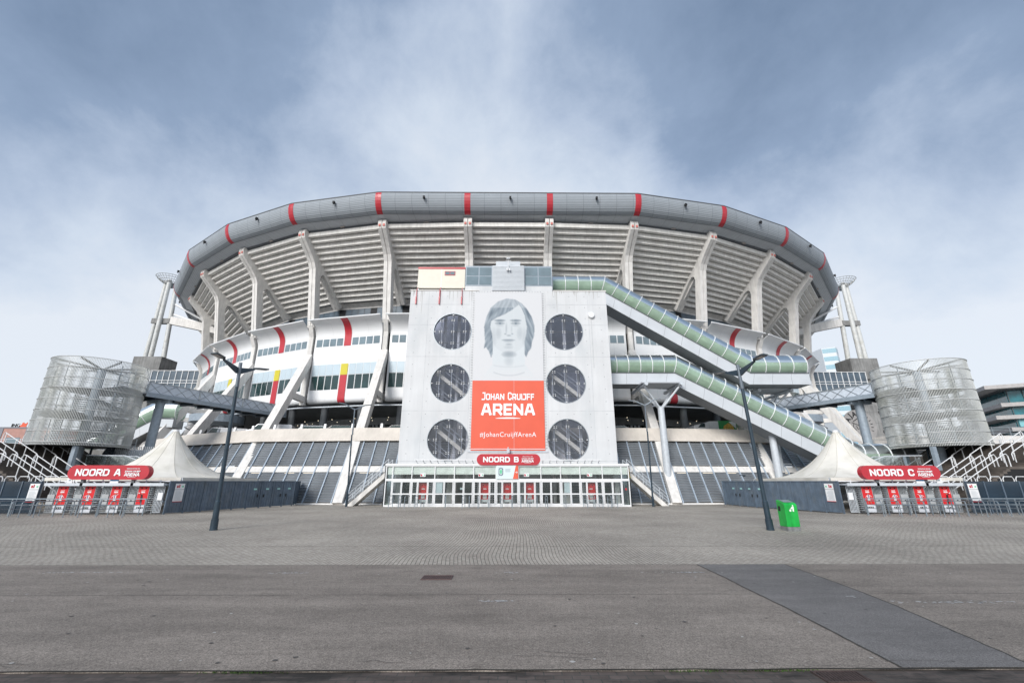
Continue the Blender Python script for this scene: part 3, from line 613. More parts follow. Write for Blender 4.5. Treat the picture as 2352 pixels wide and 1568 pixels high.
# ---- battered car park front
def fp(k, z, o=0):
    t = z/7.3; a = PFT[k]; c = PR[k]; p = lerp(a, c, t); return (p[0]-NL[k].x*o, p[1]-NL[k].y*o, z)
for k in range(1, 7):
    for s in (1, -1):
        i, j = idx(k-1, s), idx(k, s)
        if s < 0: i, j = j, i
        b = MB(); zs = []
        z = .2
        while z < 2.85: zs.append(z); z += .235
        z = 3.5
        while z < 5.85: zs.append(z); z += .235
        for z in zs:
            b.strip([[fp(i, z, .0), fp(j, z, .0)], [fp(i, z+.05, .06), fp(j, z+.05, .06)], [fp(i, z+.06, .0), fp(j, z+.06, .0)]], 0); b.poly([fp(i, z+.045, .03), fp(j, z+.045, .03), fp(j, z+.22, -.02), fp(i, z+.22, -.02)], 1)
            pass
        b.build('louvre_screen', [mat('louvre_edge', (.40, .43, .46), .4, .2, var=.15, vs=.8), mat('louvre_blade', (.20, .215, .23), .35, .2, var=.35, vs=.5)], stad)
        nm = 7
        for w in range(nm+1):
            t = (w+.5)/(nm+1) if nm else .5
            p0 = V(fp(i, .02, .08)).lerp(V(fp(j, .02, .08)), t); p1 = V(fp(i, 5.9, .08)).lerp(V(fp(j, 5.9, .08)), t)
            MB().bar(p0, p1, .1, .14).build('mullion', mat('mullion_blue', (.38, .45, .53), .45), stad)
        b = MB(); 
        for z0, z1, o0, o1 in ((2.86, 3.42, .06, -.3),):
            b.strip([[fp(i, z0, o1), fp(j, z0, o1)], [fp(i, z0, o0), fp(j, z0, o0)], [fp(i, z1, o0), fp(j, z1, o0)], [fp(i, z1, o1), fp(j, z1, o1)]])
        b.build('floor_edge', CONC, stad)
        b = MB(); b.strip([[fp(i, 5.92, -.5), fp(j, 5.92, -.5)], [fp(i, 5.92, .34), fp(j, 5.92, .34)], [fp(i, 7.3, .34), fp(j, 7.3, .34)], [fp(i, 7.3, -.0), fp(j, 7.3, -.0)], [fp(i, 6.4, -.4), fp(j, 6.4, -.4)]])
        b.build('parapet', CONCP, stad)
        b = MB(); b.strip([[fp(i, -.1, .25), fp(j, -.1, .25)], [fp(i, .12, .22), fp(j, .12, .22)], [fp(i, .12, -.2), fp(j, .12, -.2)]]); b.build('plinth', CONC, stad)
        b = MB()
        for t in (.18, .5, .82):
            p = lerp(inn(PR, i, 2.2), inn(PR, j, 2.2), t); b.tube((*p, 0), (*p, 6.2), .38, n=12)
        b.build('parking_column', mat('parking_column', (.7, .7, .69), .8), stad)
        b = MB()
        for t, r, z in ((.15, 0, 2.88), (.42, .6, 2.88), (.62, .2, 2.88), (.3, .8, 6.05), (.75, .4, 6.05)):
            p = V((*lerp(inn(PR, i, r-(3 if z < 3 else .2)), inn(PR, j, r-(3 if z < 3 else .2)), t), z)); dd = (V((*PR[j], 0))-V((*PR[i], 0))).normalized(); b.bar(p+dd*-.5+V((0, 1.2, -.08)), p+dd*.5+V((0, 1.2, -.08)), .08, .05)
        b.build('strip_light', WARM, stad)
# small posts along the parapet (left half only, where the photograph shows them)
for k, ts in ((1, (.25, .5, .8)), (2, (.1, .38, .62, .9)), (3, (.15, .38, .6, .85))):
    i, j = idx(k, -1), idx(k+1, -1) if k < 3 else idx(4, -1)
    i, j = idx(k-1 if k == 1 else k-1, -1), idx(k, -1)
    for t in ts:
        p = V(fp(i, 7.3, .15)).lerp(V(fp(j, 7.3, .15)), t); MB().bar((p.x, p.y, 7.25), (p.x, p.y+.1, 7.75), .22, .2).build('parapet_lamp', WHITEP, stad)
# ================================================================== helpers for placing by sight line
def at(u, v, z=None, Y=None):
    """2352-wide picture position -> point on the sight line at height z or distance Y (used only to read off plan positions)"""
    x = (u-1176)/F; y = (784-v)/F; yd = cos(PITCH)-y*sin(PITCH); zd = sin(PITCH)+y*cos(PITCH); c, s = cos(YAW), sin(YAW)
    xd, yd = x*c+yd*s, -x*s+yd*c; t = (z-2)/zd if z is not None else Y/yd
    return (t*xd, t*yd, 2+t*zd)
# ================================================================== PORTAL TOWER
TY = 40.5; TX = 10.0; TZ = 20.6; CR = 1.9; CXs = (-5.55, 5.55); CZs = (16.2, 10.95, 5.65)
tw = thing('entrance_tower', 'white concrete entrance tower with six round windows and a big hanging banner', 'tower', (0, 45, 0))
b = MB(); hs = 2.2
cells = [(x-hs, x+hs, z-hs, z+hs, x, z) for x in CXs for z in CZs]
xsn = [-TX, -5.55-hs, -5.55+hs, 5.55-hs, 5.55+hs, TX]; zsn = [3.2]+sum([[z-hs, z+hs] for z in CZs[::-1]], [])+[TZ]
for a in range(5):
    for c in range(len(zsn)-1):
        if a in (1, 3) and c in (1, 3, 5):
            cx_ = CXs[0] if a == 1 else CXs[1]; cz_ = (zsn[c]+zsn[c+1])/2; nseg = 48
            for k in range(nseg):
                pts = []
                for q in (k, k+1):
                    an = 2*pi*q/nseg; m_ = max(abs(cos(an)), abs(sin(an))); pts.append(((cx_+hs*cos(an)/m_, TY, cz_+(zsn[c+1]-zsn[c])/2*sin(an)/m_), (cx_+CR*cos(an), TY, cz_+CR*sin(an)), (cx_+CR*cos(an), TY+.5, cz_+CR*sin(an))))
                b.poly([pts[0][0], pts[1][0], pts[1][1], pts[0][1]]); b.poly([pts[0][1], pts[1][1], pts[1][2], pts[0][2]])
        else: b.poly([(xsn[a], TY, zsn[c]), (xsn[a+1], TY, zsn[c]), (xsn[a+1], TY, zsn[c+1]), (xsn[a], TY, zsn[c+1])])
b.poly([(TX, TY, 0), (TX, 49, 0), (TX, 49, TZ), (TX, TY, TZ)]); b.poly([(-TX, TY, 0), (-TX, 49, 0), (-TX, 49, TZ), (-TX, TY, TZ)][::-1])
b.box(-TX, TX, TY+.5, TY+2.2, TZ-.3, TZ-.002); b.box(-TX, -TX+.5, 47.6, 49, 0, TZ-.01); b.box(TX-.5, TX, 47.6, 49, 0, TZ-.01)
b.poly([(-TX, TY, 3.2), (TX, TY, 3.2), (TX, 47, 3.2), (-TX, 47, 3.2)])
b.box(-TX+.01, -TX+.4, TY+.02, TY+.5, 0, 3.2); b.box(TX-.4, TX-.01, TY+.02, TY+.5, 0, 3.2)
b.build('wall', CONCW, tw)
b = MB()
for z in (19.1, 13.6, 8.3, 3.75, 16.9):
    for x0, x1 in ((-TX, -3.9), (3.9, TX)):
        for a, c in ([(x0, x1)] if not any(abs(z-q) < CR for q in CZs) else [(x0, (-5.55 if x0 < 0 else 5.55)-sqrt(CR**2-min((z-q)**2 for q in CZs))), ((-5.55 if x0 < 0 else 5.55)+sqrt(CR**2-min((z-q)**2 for q in CZs)), x1)]): b.box(a, c, TY-.006, TY+.01, z-.015, z+.015)
for x in (-8.1, 8.1, -3.75, 3.75):
    b.box(x-.012, x+.012, TY-.0055, TY+.01, 3.8, 20.5)
b.build('formwork_joints', mat('formwork_seam', (.50, .52, .54), .8, var=.2, vs=3), tw)  # seam lines a little darker than the wall concrete
b = MB()
rr = random.Random(5)
for r_ in range(14):
    for c_ in range(13):
        x = -9.3+c_*1.55; z = 4.4+r_*1.2
        if abs(x) < 3.8 or any((x-cx_)**2+(z-cz_)**2 < (CR+.15)**2 for cx_ in CXs for cz_ in CZs): continue
        b.tube((x, TY-.004, z), (x, TY+.02, z), .045, n=6)
b.build('tie_holes', mat('tie_hole', (.36, .37, .38), .9, var=0), tw)
b = MB(); b.box(-TX-.06, -3.0, TY-.05, TY+.35, TZ, TZ+.1); b.box(4.6, TX+.06, TY-.05, TY+.35, TZ, TZ+.1); b.build('coping', CONC, tw)
# drip stains under the coping
b = MB()
for k in range(46):
    x = rr.uniform(-TX+.1, TX-.1)
    if -3.6 < x < 3.6: continue
    h = rr.uniform(.3, 1.7)*(1.6 if rr.random() < .2 else .7); w = rr.uniform(.02, .07); b.poly([(x-w, TY-.004, TZ), (x+w, TY-.004, TZ), (x+w*.3, TY-.004, TZ-h), (x-w*.3, TY-.004, TZ-h)][::-1])
b.build('drip_stains', mat('water_stain', (.50, .50, .49), .9, var=.1), tw)['kind'] = 'stuff'
for cx_ in CXs:
    for cz_ in CZs:
        w = MB(); w.poly([(cx_+CR*cos(2*pi*k/48), TY+.12, cz_+CR*sin(2*pi*k/48)) for k in range(48)]); win = w.build('round_window', PORTG, tw)
        w = MB()
        for g in (-1.2, 0, 1.2):
            h = sqrt(CR**2-g*g); w.box(cx_-h, cx_+h, TY+.10, TY+.118, cz_+g-.014, cz_+g+.014)
            w.box(cx_+g-.014, cx_+g+.014, TY+.10, TY+.117, cz_-h, cz_+h)
        w.build('glazing_joint', DARKG, win)
        w = MB()
        for gx in (-1.2, 0, 1.2):
            for gz in (-1.2, 0, 1.2):
                if abs(gx)+abs(gz) > 2.3: gx_, gz_ = gx*.95, gz*.95
                else: gx_, gz_ = gx, gz
                for dx in (-.07, .07): w.box(cx_+gx_+dx*1.6-.05, cx_+gx_+dx*1.6+.05, TY+.06, TY+.1, cz_+gz_-.1, cz_+gz_-.05); w.box(cx_+gx_+dx*1.6-.05, cx_+gx_+dx*1.6+.05, TY+.06, TY+.1, cz_+gz_+.05, cz_+gz_+.1)
            h = CR-.12; 
        for a in (0, pi/2, pi, 3*pi/2): w.box(cx_+1.78*cos(a)-.06, cx_+1.78*cos(a)+.06, TY+.06, TY+.1, cz_+1.78*sin(a)-.04, cz_+1.78*sin(a)+.04)
        w.build('glass_clip', WHITEP, win)
        w = MB()
        for g in (-1.2, 0, 1.2): h = sqrt(CR**2-g*g)+.2; w.tube((cx_+g, TY+.75, cz_-h), (cx_+g, TY+.75, cz_+h), .035, n=6)
        w.build('support_rod', STEELW, win)
        w = MB(); w.lathe((0, 0, 0), [(CR-.03, 0), (CR+.035, 0)], n=48); w.v = [(x+cx_, TY-.008, y+cz_) for x, y, z in w.v]; w.build('window_rim', STEEL, win)
# inside the tower: stair flights, columns and back wall seen through the round windows
b = MB(); b.poly([(-TX+.1, 47.5, 0), (TX-.1, 47.5, 0), (TX-.1, 47.5, TZ-.1), (-TX+.1, 47.5, TZ-.1)]); b.build('inner_wall', mat('inner_wall', (.37, .40, .50), .8, var=.3, vs=.7), tw)
for cx_ in CXs:
    for cz_ in CZs[1:]:
        b = MB(); b.bar((cx_-2.6, 41.9, cz_+2.1), (cx_+2.6, 41.9, cz_-2.0), 1.0, .34, side=(0, 1, 0)); b.build('stair_flight', mat('stair_concrete', (.85, .80, .68), .8), tw)
        b = MB()
        for o in (.75, 1.15): b.tube((cx_-2.6, 41.4, cz_+2.1+o), (cx_+2.6, 41.4, cz_-2.0+o), .03, n=6)
        for o in (-1.3, -1.7): b.tube((cx_-2.6, 41.6, cz_+2.1+o), (cx_+2.6, 41.6, cz_-2.0+o), .03, n=6)
        b.build('stair_rail', STEELW, tw)
    b = MB()
    for x in (-1.1, .35, 1.6): b.tube((cx_+x, 42.9, .1), (cx_+x, 42.9, TZ-.32), .17, n=10)
    b.build('inner_column', mat('inner_column', (.75, .76, .78), .7), tw)
MB().tube((8.35, TY-.25, 17.95), (8.35, TY-.02, 17.95), .3, .36, n=20).build('vent_cowl', WHITEP, tw)
b = MB(); b.box(8.32, 8.38, TY-.03, TY-.008, 12.5, 17.7); b.build('conduit', mat('conduit', (.55, .57, .58), .7), tw)
# canopy rail over the glazed entrance
b = MB(); b.box(-8.3, 8.3, TY-.9, TY-.75, 3.78, 3.86)
for k in range(27): x = -8.2+k*.63; b.bar((x, TY-.82, 3.82), (x, TY-.02, 3.6), .05, .05)
b.build('cable_tray', WHITEP, tw)
# ---- banner
bn = thing('banner', 'tall printed banner: pale portrait above a coral red block with white lettering', 'banner', (0, TY-.06, 12))
BX = 3.42; zT, zM, zB = 20.42, 11.2, 4.68
def inpoly(x, y, P_):
    c = False; j = len(P_)-1
    for i in range(len(P_)):
        if (P_[i][1] > y) != (P_[j][1] > y) and x < (P_[j][0]-P_[i][0])*(y-P_[i][1])/(P_[j][1]-P_[i][1])+P_[i][0]: c = not c
        j = i
    return c
HAIR = [(205, 1010), (222, 900), (205, 660), (220, 560), (245, 470), (305, 330), (420, 222), (560, 170), (700, 188), (800, 250), (880, 340), (960, 480), (1005, 640), (995, 800), (960, 900), (945, 1000), (900, 1060), (865, 1150), (846, 1100), (842, 900), (868, 780), (882, 650), (850, 460), (800, 340), (755, 275), (640, 370), (520, 445), (400, 500), (312, 560), (302, 650), (330, 760), (345, 900), (345, 1090), (322, 1160), (290, 1060), (240, 985)]
FACE = [(310, 560), (520, 445), (700, 300), (755, 275), (850, 460), (882, 650), (868, 780), (842, 930), (780, 1010), (690, 1075), (600, 1095), (500, 1070), (400, 1000), (345, 900), (330, 760), (302, 650)]
NECK = [(345, 900), (842, 900), (845, 1120), (850, 1260), (960, 1400), (1010, 1510), (190, 1510), (240, 1400), (345, 1260), (345, 1100)]
def el(x, y, cx_, cy_, a, b_, p=1.0): d = ((x-cx_)/a)**2+((y-cy_)/b_)**2; return max(0, 1-d)**p
def portrait(px, py):
    acc = [0, 0, 0]
    for dx, dy in ((-3, -3), (3, -3), (-3, 3), (3, 3)):
        x, y = px+dx, py+dy; c = V((.79, .80, .82))
        if inpoly(x, y, NECK): c = V((.74, .79, .82)).lerp(c, min(1, max(0, (y-1180)/330)))
        if inpoly(x, y, FACE): c = V((.70, .745, .775))
        if inpoly(x, y, HAIR):
            st_ = mnoise.noise(V((x*.03+y*.012*(1 if x < 640 else -1), (y-x*.55)*.006, 3)))*.5+.5; c = V((.15, .20, .25)).lerp(V((.52, .59, .65)), min(1, max(0, st_*1.25-.25)))
            if y < 330: c = c.lerp(V((.7, .75, .79)), .35)
        dk = 0
        for ex in (452, 704):
            dk = max(dk, .75*el(x, y, ex, 545, 100, 22, .6), .55*el(x, y, ex, 592, 88, 30, .6), .9*el(x, y, ex+3, 594, 24, 20, .5), .2*el(x, y, ex, 632, 75, 24))
        dk = max(dk, .6*el(x, y, 540, 770, 22, 13), .6*el(x, y, 650, 768, 22, 13), .5*el(x, y, 597, 795, 46, 16), .30*el(x, y, 556, 680, 18, 120), .18*el(x, y, 640, 690, 14, 90), .22*el(x, y, 430, 760, 60, 120), .2*el(x, y, 770, 760, 60, 130), .2*el(x, y, 590, 985, 90, 40), .62*el(x, y, 590, 870, 118, 17, .5), .28*el(x, y, 590, 893, 90, 22), .45*el(x, y, 597, 938, 66, 17), .5*el(x, y, 600, 1100, 130, 62, .8), .2*el(x, y, 600, 1200, 90, 110), .16*el(x, y, 360, 820, 60, 190), .16*el(x, y, 840, 820, 50, 190))
        if y > 1240:
            for yy, aa in ((1300-((x-600)/240)**2*26, .16), (1432-((x-600)/260)**2*60, .26)):
                if abs(x-600) < 240: dk = max(dk, aa*max(0, 1-abs(y-yy)/14))
        c = c.lerp(V((.15, .205, .26)), min(1, dk*1.2)); acc = [acc[i]+c[i]*.80/4 for i in range(3)]
    return acc
NX, NZ = 110, 150; vs_ = []; fs_ = []; cols = []
for jz in range(NZ+1):
    for ix in range(NX+1):
        vs_.append((-BX+2*BX*ix/NX, 0, zT-(zT-zM)*jz/NZ-12)); cols.append(portrait(45+1085*ix/NX, 65+1445*jz/NZ))
for jz in range(NZ):
    for ix in range(NX): a = jz*(NX+1)+ix; fs_.append((a, a+NX+1, a+NX+2, a+1))
me = bpy.data.meshes.new('portrait_print'); me.from_pydata(vs_, [], fs_); ca = me.color_attributes.new('Print', 'FLOAT_COLOR', 'POINT')
for i, c in enumerate(cols): ca.data[i].color = (*c, 1)
PM = bpy.data.materials.new('portrait_print'); PM.use_nodes = True; vc = PM.node_tree.nodes.new('ShaderNodeVertexColor'); vc.layer_name = 'Print'
PM.node_tree.links.new(vc.outputs[0], PM.node_tree.nodes['Principled BSDF'].inputs['Base Color']); PM.node_tree.nodes['Principled BSDF'].inputs['Roughness'].default_value = .6
me.materials.append(PM); o = bpy.data.objects.new('portrait_print', me); COL.objects.link(o); o.parent = bn
b = MB(); y0 = TY-.06; b.box(-BX, BX, y0, y0+.02, zB, zM); b.build('red_block', REDL, bn)
b = MB(); b.box(-BX, BX, y0+.004, y0+.03, zM, zT); b.box(-BX, BX, y0-.003, y0+.02, 4.78, 4.84); b.box(.55, .565, y0-.004, y0+.02, zB, zT); b.build('hem', mat('banner_hem', (.66, .68, .70), .6, var=0), bn)
LET = mat('white_lettering', (.86, .87, .88), .55, var=0)
block('JOHAN CRUIJFF', .62, 4.95, (0, y0-.012, 9.62), LET, bn, sw=.26, caps=(0, 6)); block('ARENA', 1.12, 5.05, (0, y0-.012, 8.42), LET, bn, sw=.27)
b = MB(); b.prism([(-1.15+2.3*k/12, y0-.01, 7.62+.07*sin(pi*k/12)) for k in range(13)]+[(1.15-2.3*k/12, y0-.01, 7.58-.03*sin(pi*k/12)) for k in range(13)], (0, -.012, 0)); b.build('swoosh', LET, bn)
text('#JohanCruijffArenA', .62, 5.2, (0, y0-.015, 6.05), LET, bn, bold=0)
b = MB()
for k in range(60):
    z = 4.9+k*(15.4/59)
    for s in (-1, 1): b.bar((s*(BX+.02), y0, z), (s*(BX+.2), y0+.03, z+.02), .02, .02)
for k in range(24):
    x = -3.3+k*6.6/23; b.bar((x, y0, zT), (x, y0+.03, zT+.16), .02, .02)
b.build('lacing', mat('lacing', (.30, .31, .33), .8, var=0), bn)['kind'] = 'stuff'
b = MB(); b.box(-BX-.25, BX+.25, y0-.01, y0+.04, 4.52, 4.64); b.build('tension_bar', STEELW, bn)
# ---- on top of the tower
def frontbox(name, label, cat, x0, x1, y0_, y1_, z0, z1): return thing(name, label, cat, ((x0+x1)/2, (y0_+y1_)/2, z0))
ya = 41.0
xa, xb = at(960, 640, Y=ya)[0], at(1068, 640, Y=ya)[0]; zc0, zc1 = 21.15, 23.55
t = frontbox('site_cabin', 'cream site cabin with red roof edge on top of the tower', 'cabin', xa, xb, ya, ya+2.4, zc0, zc1)
b = MB(); b.box(xa, xb, ya, ya+2.4, zc0, zc1-.2); b.build('body', CREAM, t)
b = MB(); b.box(xa-.04, xb+.02, ya-.04, ya+2.44, zc1-.2, zc1); b.box((xa+xb)/2-.03, (xa+xb)/2+.03, ya-.02, ya+.01, zc0, zc1-.2, 1); b.build('roof_edge', [RED, WHITEP], t)
xm = (xa+xb)/2; b = MB(); b.box(xm+.32, xm+1.42, ya-.05, ya+.02, 22.62, 23.08); w = b.build('window', RED, t); b = MB(); b.box(xm+.38, xm+.84, ya-.06, ya-.04, 22.68, 23.02); b.box(xm+.9, xm+1.36, ya-.06, ya-.04, 22.68, 23.02); b.build('pane', GLASSB, w)
b = MB()
for x in (xa+.1, xm, xb-.15): b.box(x-.08, x+.08, ya+.1, ya+2.2, TZ+.0, zc0)
b.box(xa+.3, xb-.1, ya+.6, ya+2, TZ+.1, zc0-.02, 1); b.build('support_feet', [STEEL, BLACK], t)
for k, x in enumerate((xa+.1, xm, xb-.2)):
    q = MB(); x2 = x+(.0 if k == 1 else (-.0)); q.pipe([(x, ya-.05, zc0), (x+.02, TY-.1, TZ+.1), (x+.03, TY-.1, TZ-1.2)], .03 if k != 1 else .05); q.pipe([(x, TY-.1, TZ-.7), (x, TY-.12, TZ-1.5)], .07)
    tag(q.build('lashing_strap', RED), ['left red lashing strap hanging from the cream cabin', 'middle red lashing strap hanging from the cream cabin', 'right red lashing strap hanging from the cream cabin'][k], 'strap', 'red straps under the cream cabin')
t = thing('rooftop_lobby', 'slate blue glazed lift lobby with a ribbed metal centre on the tower', 'rooftop building', (0, 42, TZ))
xl0, xl1, xr0, xr1 = at(1069, 640, Y=ya)[0], at(1131, 640, Y=ya)[0], at(1204, 640, Y=ya)[0], at(1268, 640, Y=ya)[0]
b = MB(); b.box(xl0, xl1, ya, ya+3, TZ, 21.4); b.box(xr0, xr1, ya, ya+3, TZ, 21.4); b.build('plinth', CONCW, t)
for x0, x1 in ((xl0, xl1), (xr0, xr1)):
    b = MB(); b.box(x0, x1, ya-.02, ya+3, 21.4, 23.72); q = b.build('glazed_bay', STEELB, t)
    for c in range(2):
        for r_ in range(2):
            w_ = (x1-x0-.36)/2; xx = x0+.12+c*(w_+.12); zz = 21.55+r_*1.05; MB().box(xx, xx+w_, ya-.05, ya, zz, zz+.93).build('pane', GLASSB, q)
b = MB(); b.box(xl1, xr0, ya-.35, ya+3, 20.75, 23.6)
for k in range(19): b.box(xl1+.02, xr0-.02, ya-.38, ya-.34, 20.85+k*.145, 20.92+k*.145, 1)
b.build('ribbed_front', [STEELW, PANEL], t)
b = MB(); b.box(xl1+.35, xr0-.4, ya+.3, ya+2, 23.6, 24.45); b.build('upper_housing', PANEL, t)
b = MB(); xc = (xl1+xr0)/2; b.tube((xc, ya-.5, 23.0), (xc, ya-.5, 24.4), .04, n=8); b.bar((xc-.15, ya-.7, 24.3), (xc+.12, ya-.5, 24.4), .16, .16); b.bar((xc-.3, ya-.5, 24.1), (xc+.3, ya-.5, 24.1), .04, .04); b.tube((xc-.12, ya-.6, 22.9), (xc-.12, ya-.6, 23.15), .09); b.tube((xc+.14, ya-.6, 22.9), (xc+.14, ya-.6, 23.15), .09)
tag(b.build('camera_mast', WHITEP), 'white security cameras on a short mast above the ribbed front', 'camera')
b = MB()
for k in range(7): b.box(xr1+.1, xr1+2.0, 47.2, 47.4, 24.2+k*.2, 24.32+k*.2)
b.box(xr1+.1, xr1+2.0, 47.4, 48.4, TZ, 25.6, 1); tag(b.build('cooling_unit', [STEELB, DARKG]), 'blue grey louvred cooling unit behind the rooftop lobby', 'cooling unit')
b = MB(); b.box(-.11, .15, TY-.5, TY-.2, 4.45, 4.75); b.tube((.02, TY-.35, 4.75), (.02, TY-.35, 4.95), .06); b.box(-.02, .06, TY-.4, TY, 4.35, 4.45); tag(b.build('projector', STEELW), 'small grey floodlight box above the NOORD B sign', 'lamp')
# ---- pill signs
def pill(cx_, cz_, hw, hh, y, label, txt, mirror=1, posts=True):
    t = thing('pill_sign', label, 'sign', (cx_, y, cz_-hh), 'red rounded gate signs')
    def ring(k): return [(cx_+hw-hh+hh*k*cos(a), y, cz_+hh*k*sin(a)) for a in [-pi/2+pi*i/14 for i in range(15)]]+[(cx_-hw+hh+hh*k*cos(a), y, cz_+hh*k*sin(a)) for a in [pi/2+pi*i/14 for i in range(15)]]
    MB().prism(ring(1), (0, .38, 0)).build('board', RED, t, smooth=35)
    block(txt, hh*.98, hw*1.12, (cx_-hw*.24, y-.01, cz_), LET, t, sw=.27)
    text('WELKOM IN DE', hh*.2, hw*.32, (cx_+hw*.60, y-.02, cz_+hh*.52), LET, t, bold=.01); text('JOHAN CRUIJFF', hh*.3, hw*.38, (cx_+hw*.60, y-.02, cz_+hh*.12), LET, t, bold=.03); block('ARENA', hh*.46, hw*.38, (cx_+hw*.60, y-.01, cz_-hh*.3), LET, t, sw=.26)
    b = MB(); b.box(cx_+hw*.5, cx_+hw*.7, y-.025, y-.005, cz_-hh*.66, cz_-hh*.62); b.build('swoosh', LET, t)
    if posts:
        b = MB()
        for x in (-.62, .62): b.box(cx_+hw*x-.09, cx_+hw*x+.09, y+.1, y+.28, cz_-hh-.45, cz_-hh)
        b.build('bracket', DARKG, t)
    return t
yB = 38.0; x0, x1 = at(1095, 1055, Y=yB)[0], at(1241, 1055, Y=yB)[0]; z0, z1 = at(1168, 1067.5, Y=yB)[2], at(1168, 1042, Y=yB)[2]
pill((x0+x1)/2, (z0+z1)/2, (x1-x0)/2, (z1-z0)/2, yB, 'red rounded sign reading NOORD B over the central glazed entrance', 'NOORD B', posts=False)
# ================================================================== GLAZED ENTRANCE
en = thing('entrance_pavilion', 'long low glazed entrance pavilion with white frames at the foot of the tower', 'pavilion', (0, 38.2, 0))
fy = 38.2; def_x = lambda z_: -10.2+(z_-220)*.010654
XB = [-10.3]+[def_x(k) for k in (262, 415, 597, 752, 905, 1083, 1262, 1440, 1597, 1752, 1930, 2082)]+[10.25]; ZT, ZR, ZH = 2.12, 1.0, 3.28
b = MB(); b.box(-10.4, 10.35, fy-.1, fy+.14, ZH, ZH+.16); b.box(-10.4, -10.2, fy+.14, TY-.01, ZH, ZH+.16); b.box(10.15, 10.35, fy+.14, TY-.01, ZH, ZH+.16)
for x in XB[1:-1]: b.box(x-.04, x+.04, fy+.14, TY-.01, ZH+.01, ZH+.15)
b.build('roof_frame', WHITEP, en); b = MB(); b.poly([(-10.2, fy+.14, ZH+.1), (10.15, fy+.14, ZH+.1), (10.15, TY-.02, ZH+.1), (-10.2, TY-.02, ZH+.1)]); b.build('roof_glazing', CLEAR, en)
for x in XB: MB().box(x-.038, x+.038, fy-.05, fy+.05, 0, ZH).build('mullion', WHITEP, en)
b = MB(); b.box(-10.3, 10.25, fy-.045, fy+.045, ZT-.09, ZT+.09); b.box(-10.3, 10.25, fy-.043, fy+.043, 0, .14); b.box(-10.3, 10.25, fy-.043, fy+.043, ZH-.08, ZH); b.build('transom', WHITEP, en)
for k in range(len(XB)-1):
    x0, x1 = XB[k]+.05, XB[k+1]-.05; w = x1-x0
    MB().box(x0, x1, fy-.005, fy+.005, ZT+.09, ZH-.08).build('fanlight', CLEAR, en)
    if w < .8: MB().box(x0, x1, fy-.005, fy+.005, .14, ZT-.09).build('side_pane', CLEAR, en); continue
    cuts = (0, .27, .73, 1) if k in (2, 5, 6, 7, 10) else (0, .5, 1)
    for h in range(len(cuts)-1):
        a, c = x0+cuts[h]*w+.01, x0+cuts[h+1]*w-.01
        d = MB(); s_ = .06; d.box(a, a+s_, fy-.06, fy-.046+.06, .15, ZT-.09); d.box(c-s_, c, fy-.06, fy+.014, .15, ZT-.09); d.box(a+s_, c-s_, fy-.058, fy+.012, ZR-.05, ZR+.05); d.box(a+s_, c-s_, fy-.058, fy+.012, .15, .25); d.box(a+s_, c-s_, fy-.058, fy+.012, ZT-.18, ZT-.09)
        dr = d.build('door', WHITEP, en); MB().box(a+s_, c-s_, fy-.02, fy-.01, .25, ZT-.18).build('pane', CLEAR, dr)
MB().box(-10.42, -10.34, fy-.02, TY, 0, ZH).build('side_glazing', CLEAR, en); MB().box(10.3, 10.38, fy-.02, TY, 0, ZH).build('side_glazing', CLEAR, en)
b = MB(); b.box(-10.3, 10.3, fy+.1, 46, .0, .02); b.build('floor', mat('tile_floor', (.68, .68, .66), .3), en)
b = MB(); b.poly([(-9.9, 45.9, 0), (9.9, 45.9, 0), (9.9, 45.9, 3.2), (-9.9, 45.9, 3.2)]); b.box(-9.0, -7.4, 44, 45.8, 0, 2.6, 1); b.box(-3.6, -1.3, 44.5, 45.8, 0, 2.5, 1); b.box(3.2, 5.1, 44.5, 45.8, 0, 2.5, 1); b.box(6.4, 8.2, 44, 45.8, 0, 2.6, 1); b.build('back_wall', [mat('lobby_wall', (.8, .83, .82), .6), BLACK], en)
b = MB(); b.box(-10.2, 10.2, fy+.10, fy+.2, 2.56, 3.27); b.build('bulkhead', mat('bulkhead', (.88, .91, .89), .6), en)
b = MB()
for k in range(5): b.box(-8+k*4, -7.9+k*4, fy+.6, fy+.9, 2.3, 2.6)
b.box(-4.9, -4.1, 41, 41.4, 2.35, 2.7); b.box(4.2, 5.0, 41, 41.4, 2.35, 2.7); b.build('ceiling_fittings', BLACK, en)
b = MB()
for x0, x1 in ((-6.1, -5.5), (4.75, 5.35)): b.box(x0, x1, fy+.03, fy+.04, 1.08, 2.0)
b.box(-4.02, -3.75, fy+.03, fy+.04, 1.35, 1.5); b.build('notice', mat('notice_paper', (.62, .70, .76), .6, var=.05), en)
b = MB()
for x0, x1 in ((-3.6, -3.0), (2.95, 3.5)): b.box(x0, x1, fy+.03, fy+.05, 1.06, 1.93)
b.build('screen', BLACK, en)
for x in (-7.4, -2.5, 1.35, 6.7): MB().box(x, x+.45, fy-.09, fy-.07, 2.38, 2.66).build('gate_notice', WHITEP, en)
b = MB()
for x in (-7.4, -2.5, 1.35, 6.7):
    b.box(x+.05, x+.16, fy-.1, fy-.09, 2.42, 2.56); b.box(x+.02, x+.06, fy-.1, fy-.09, 2.5, 2.6)
    b.poly([(x+.3, fy-.1, 2.44), (x+.42, fy-.1, 2.52), (x+.3, fy-.1, 2.6)], 1)
b.build('notice_symbol', [RED, MAP1], en)
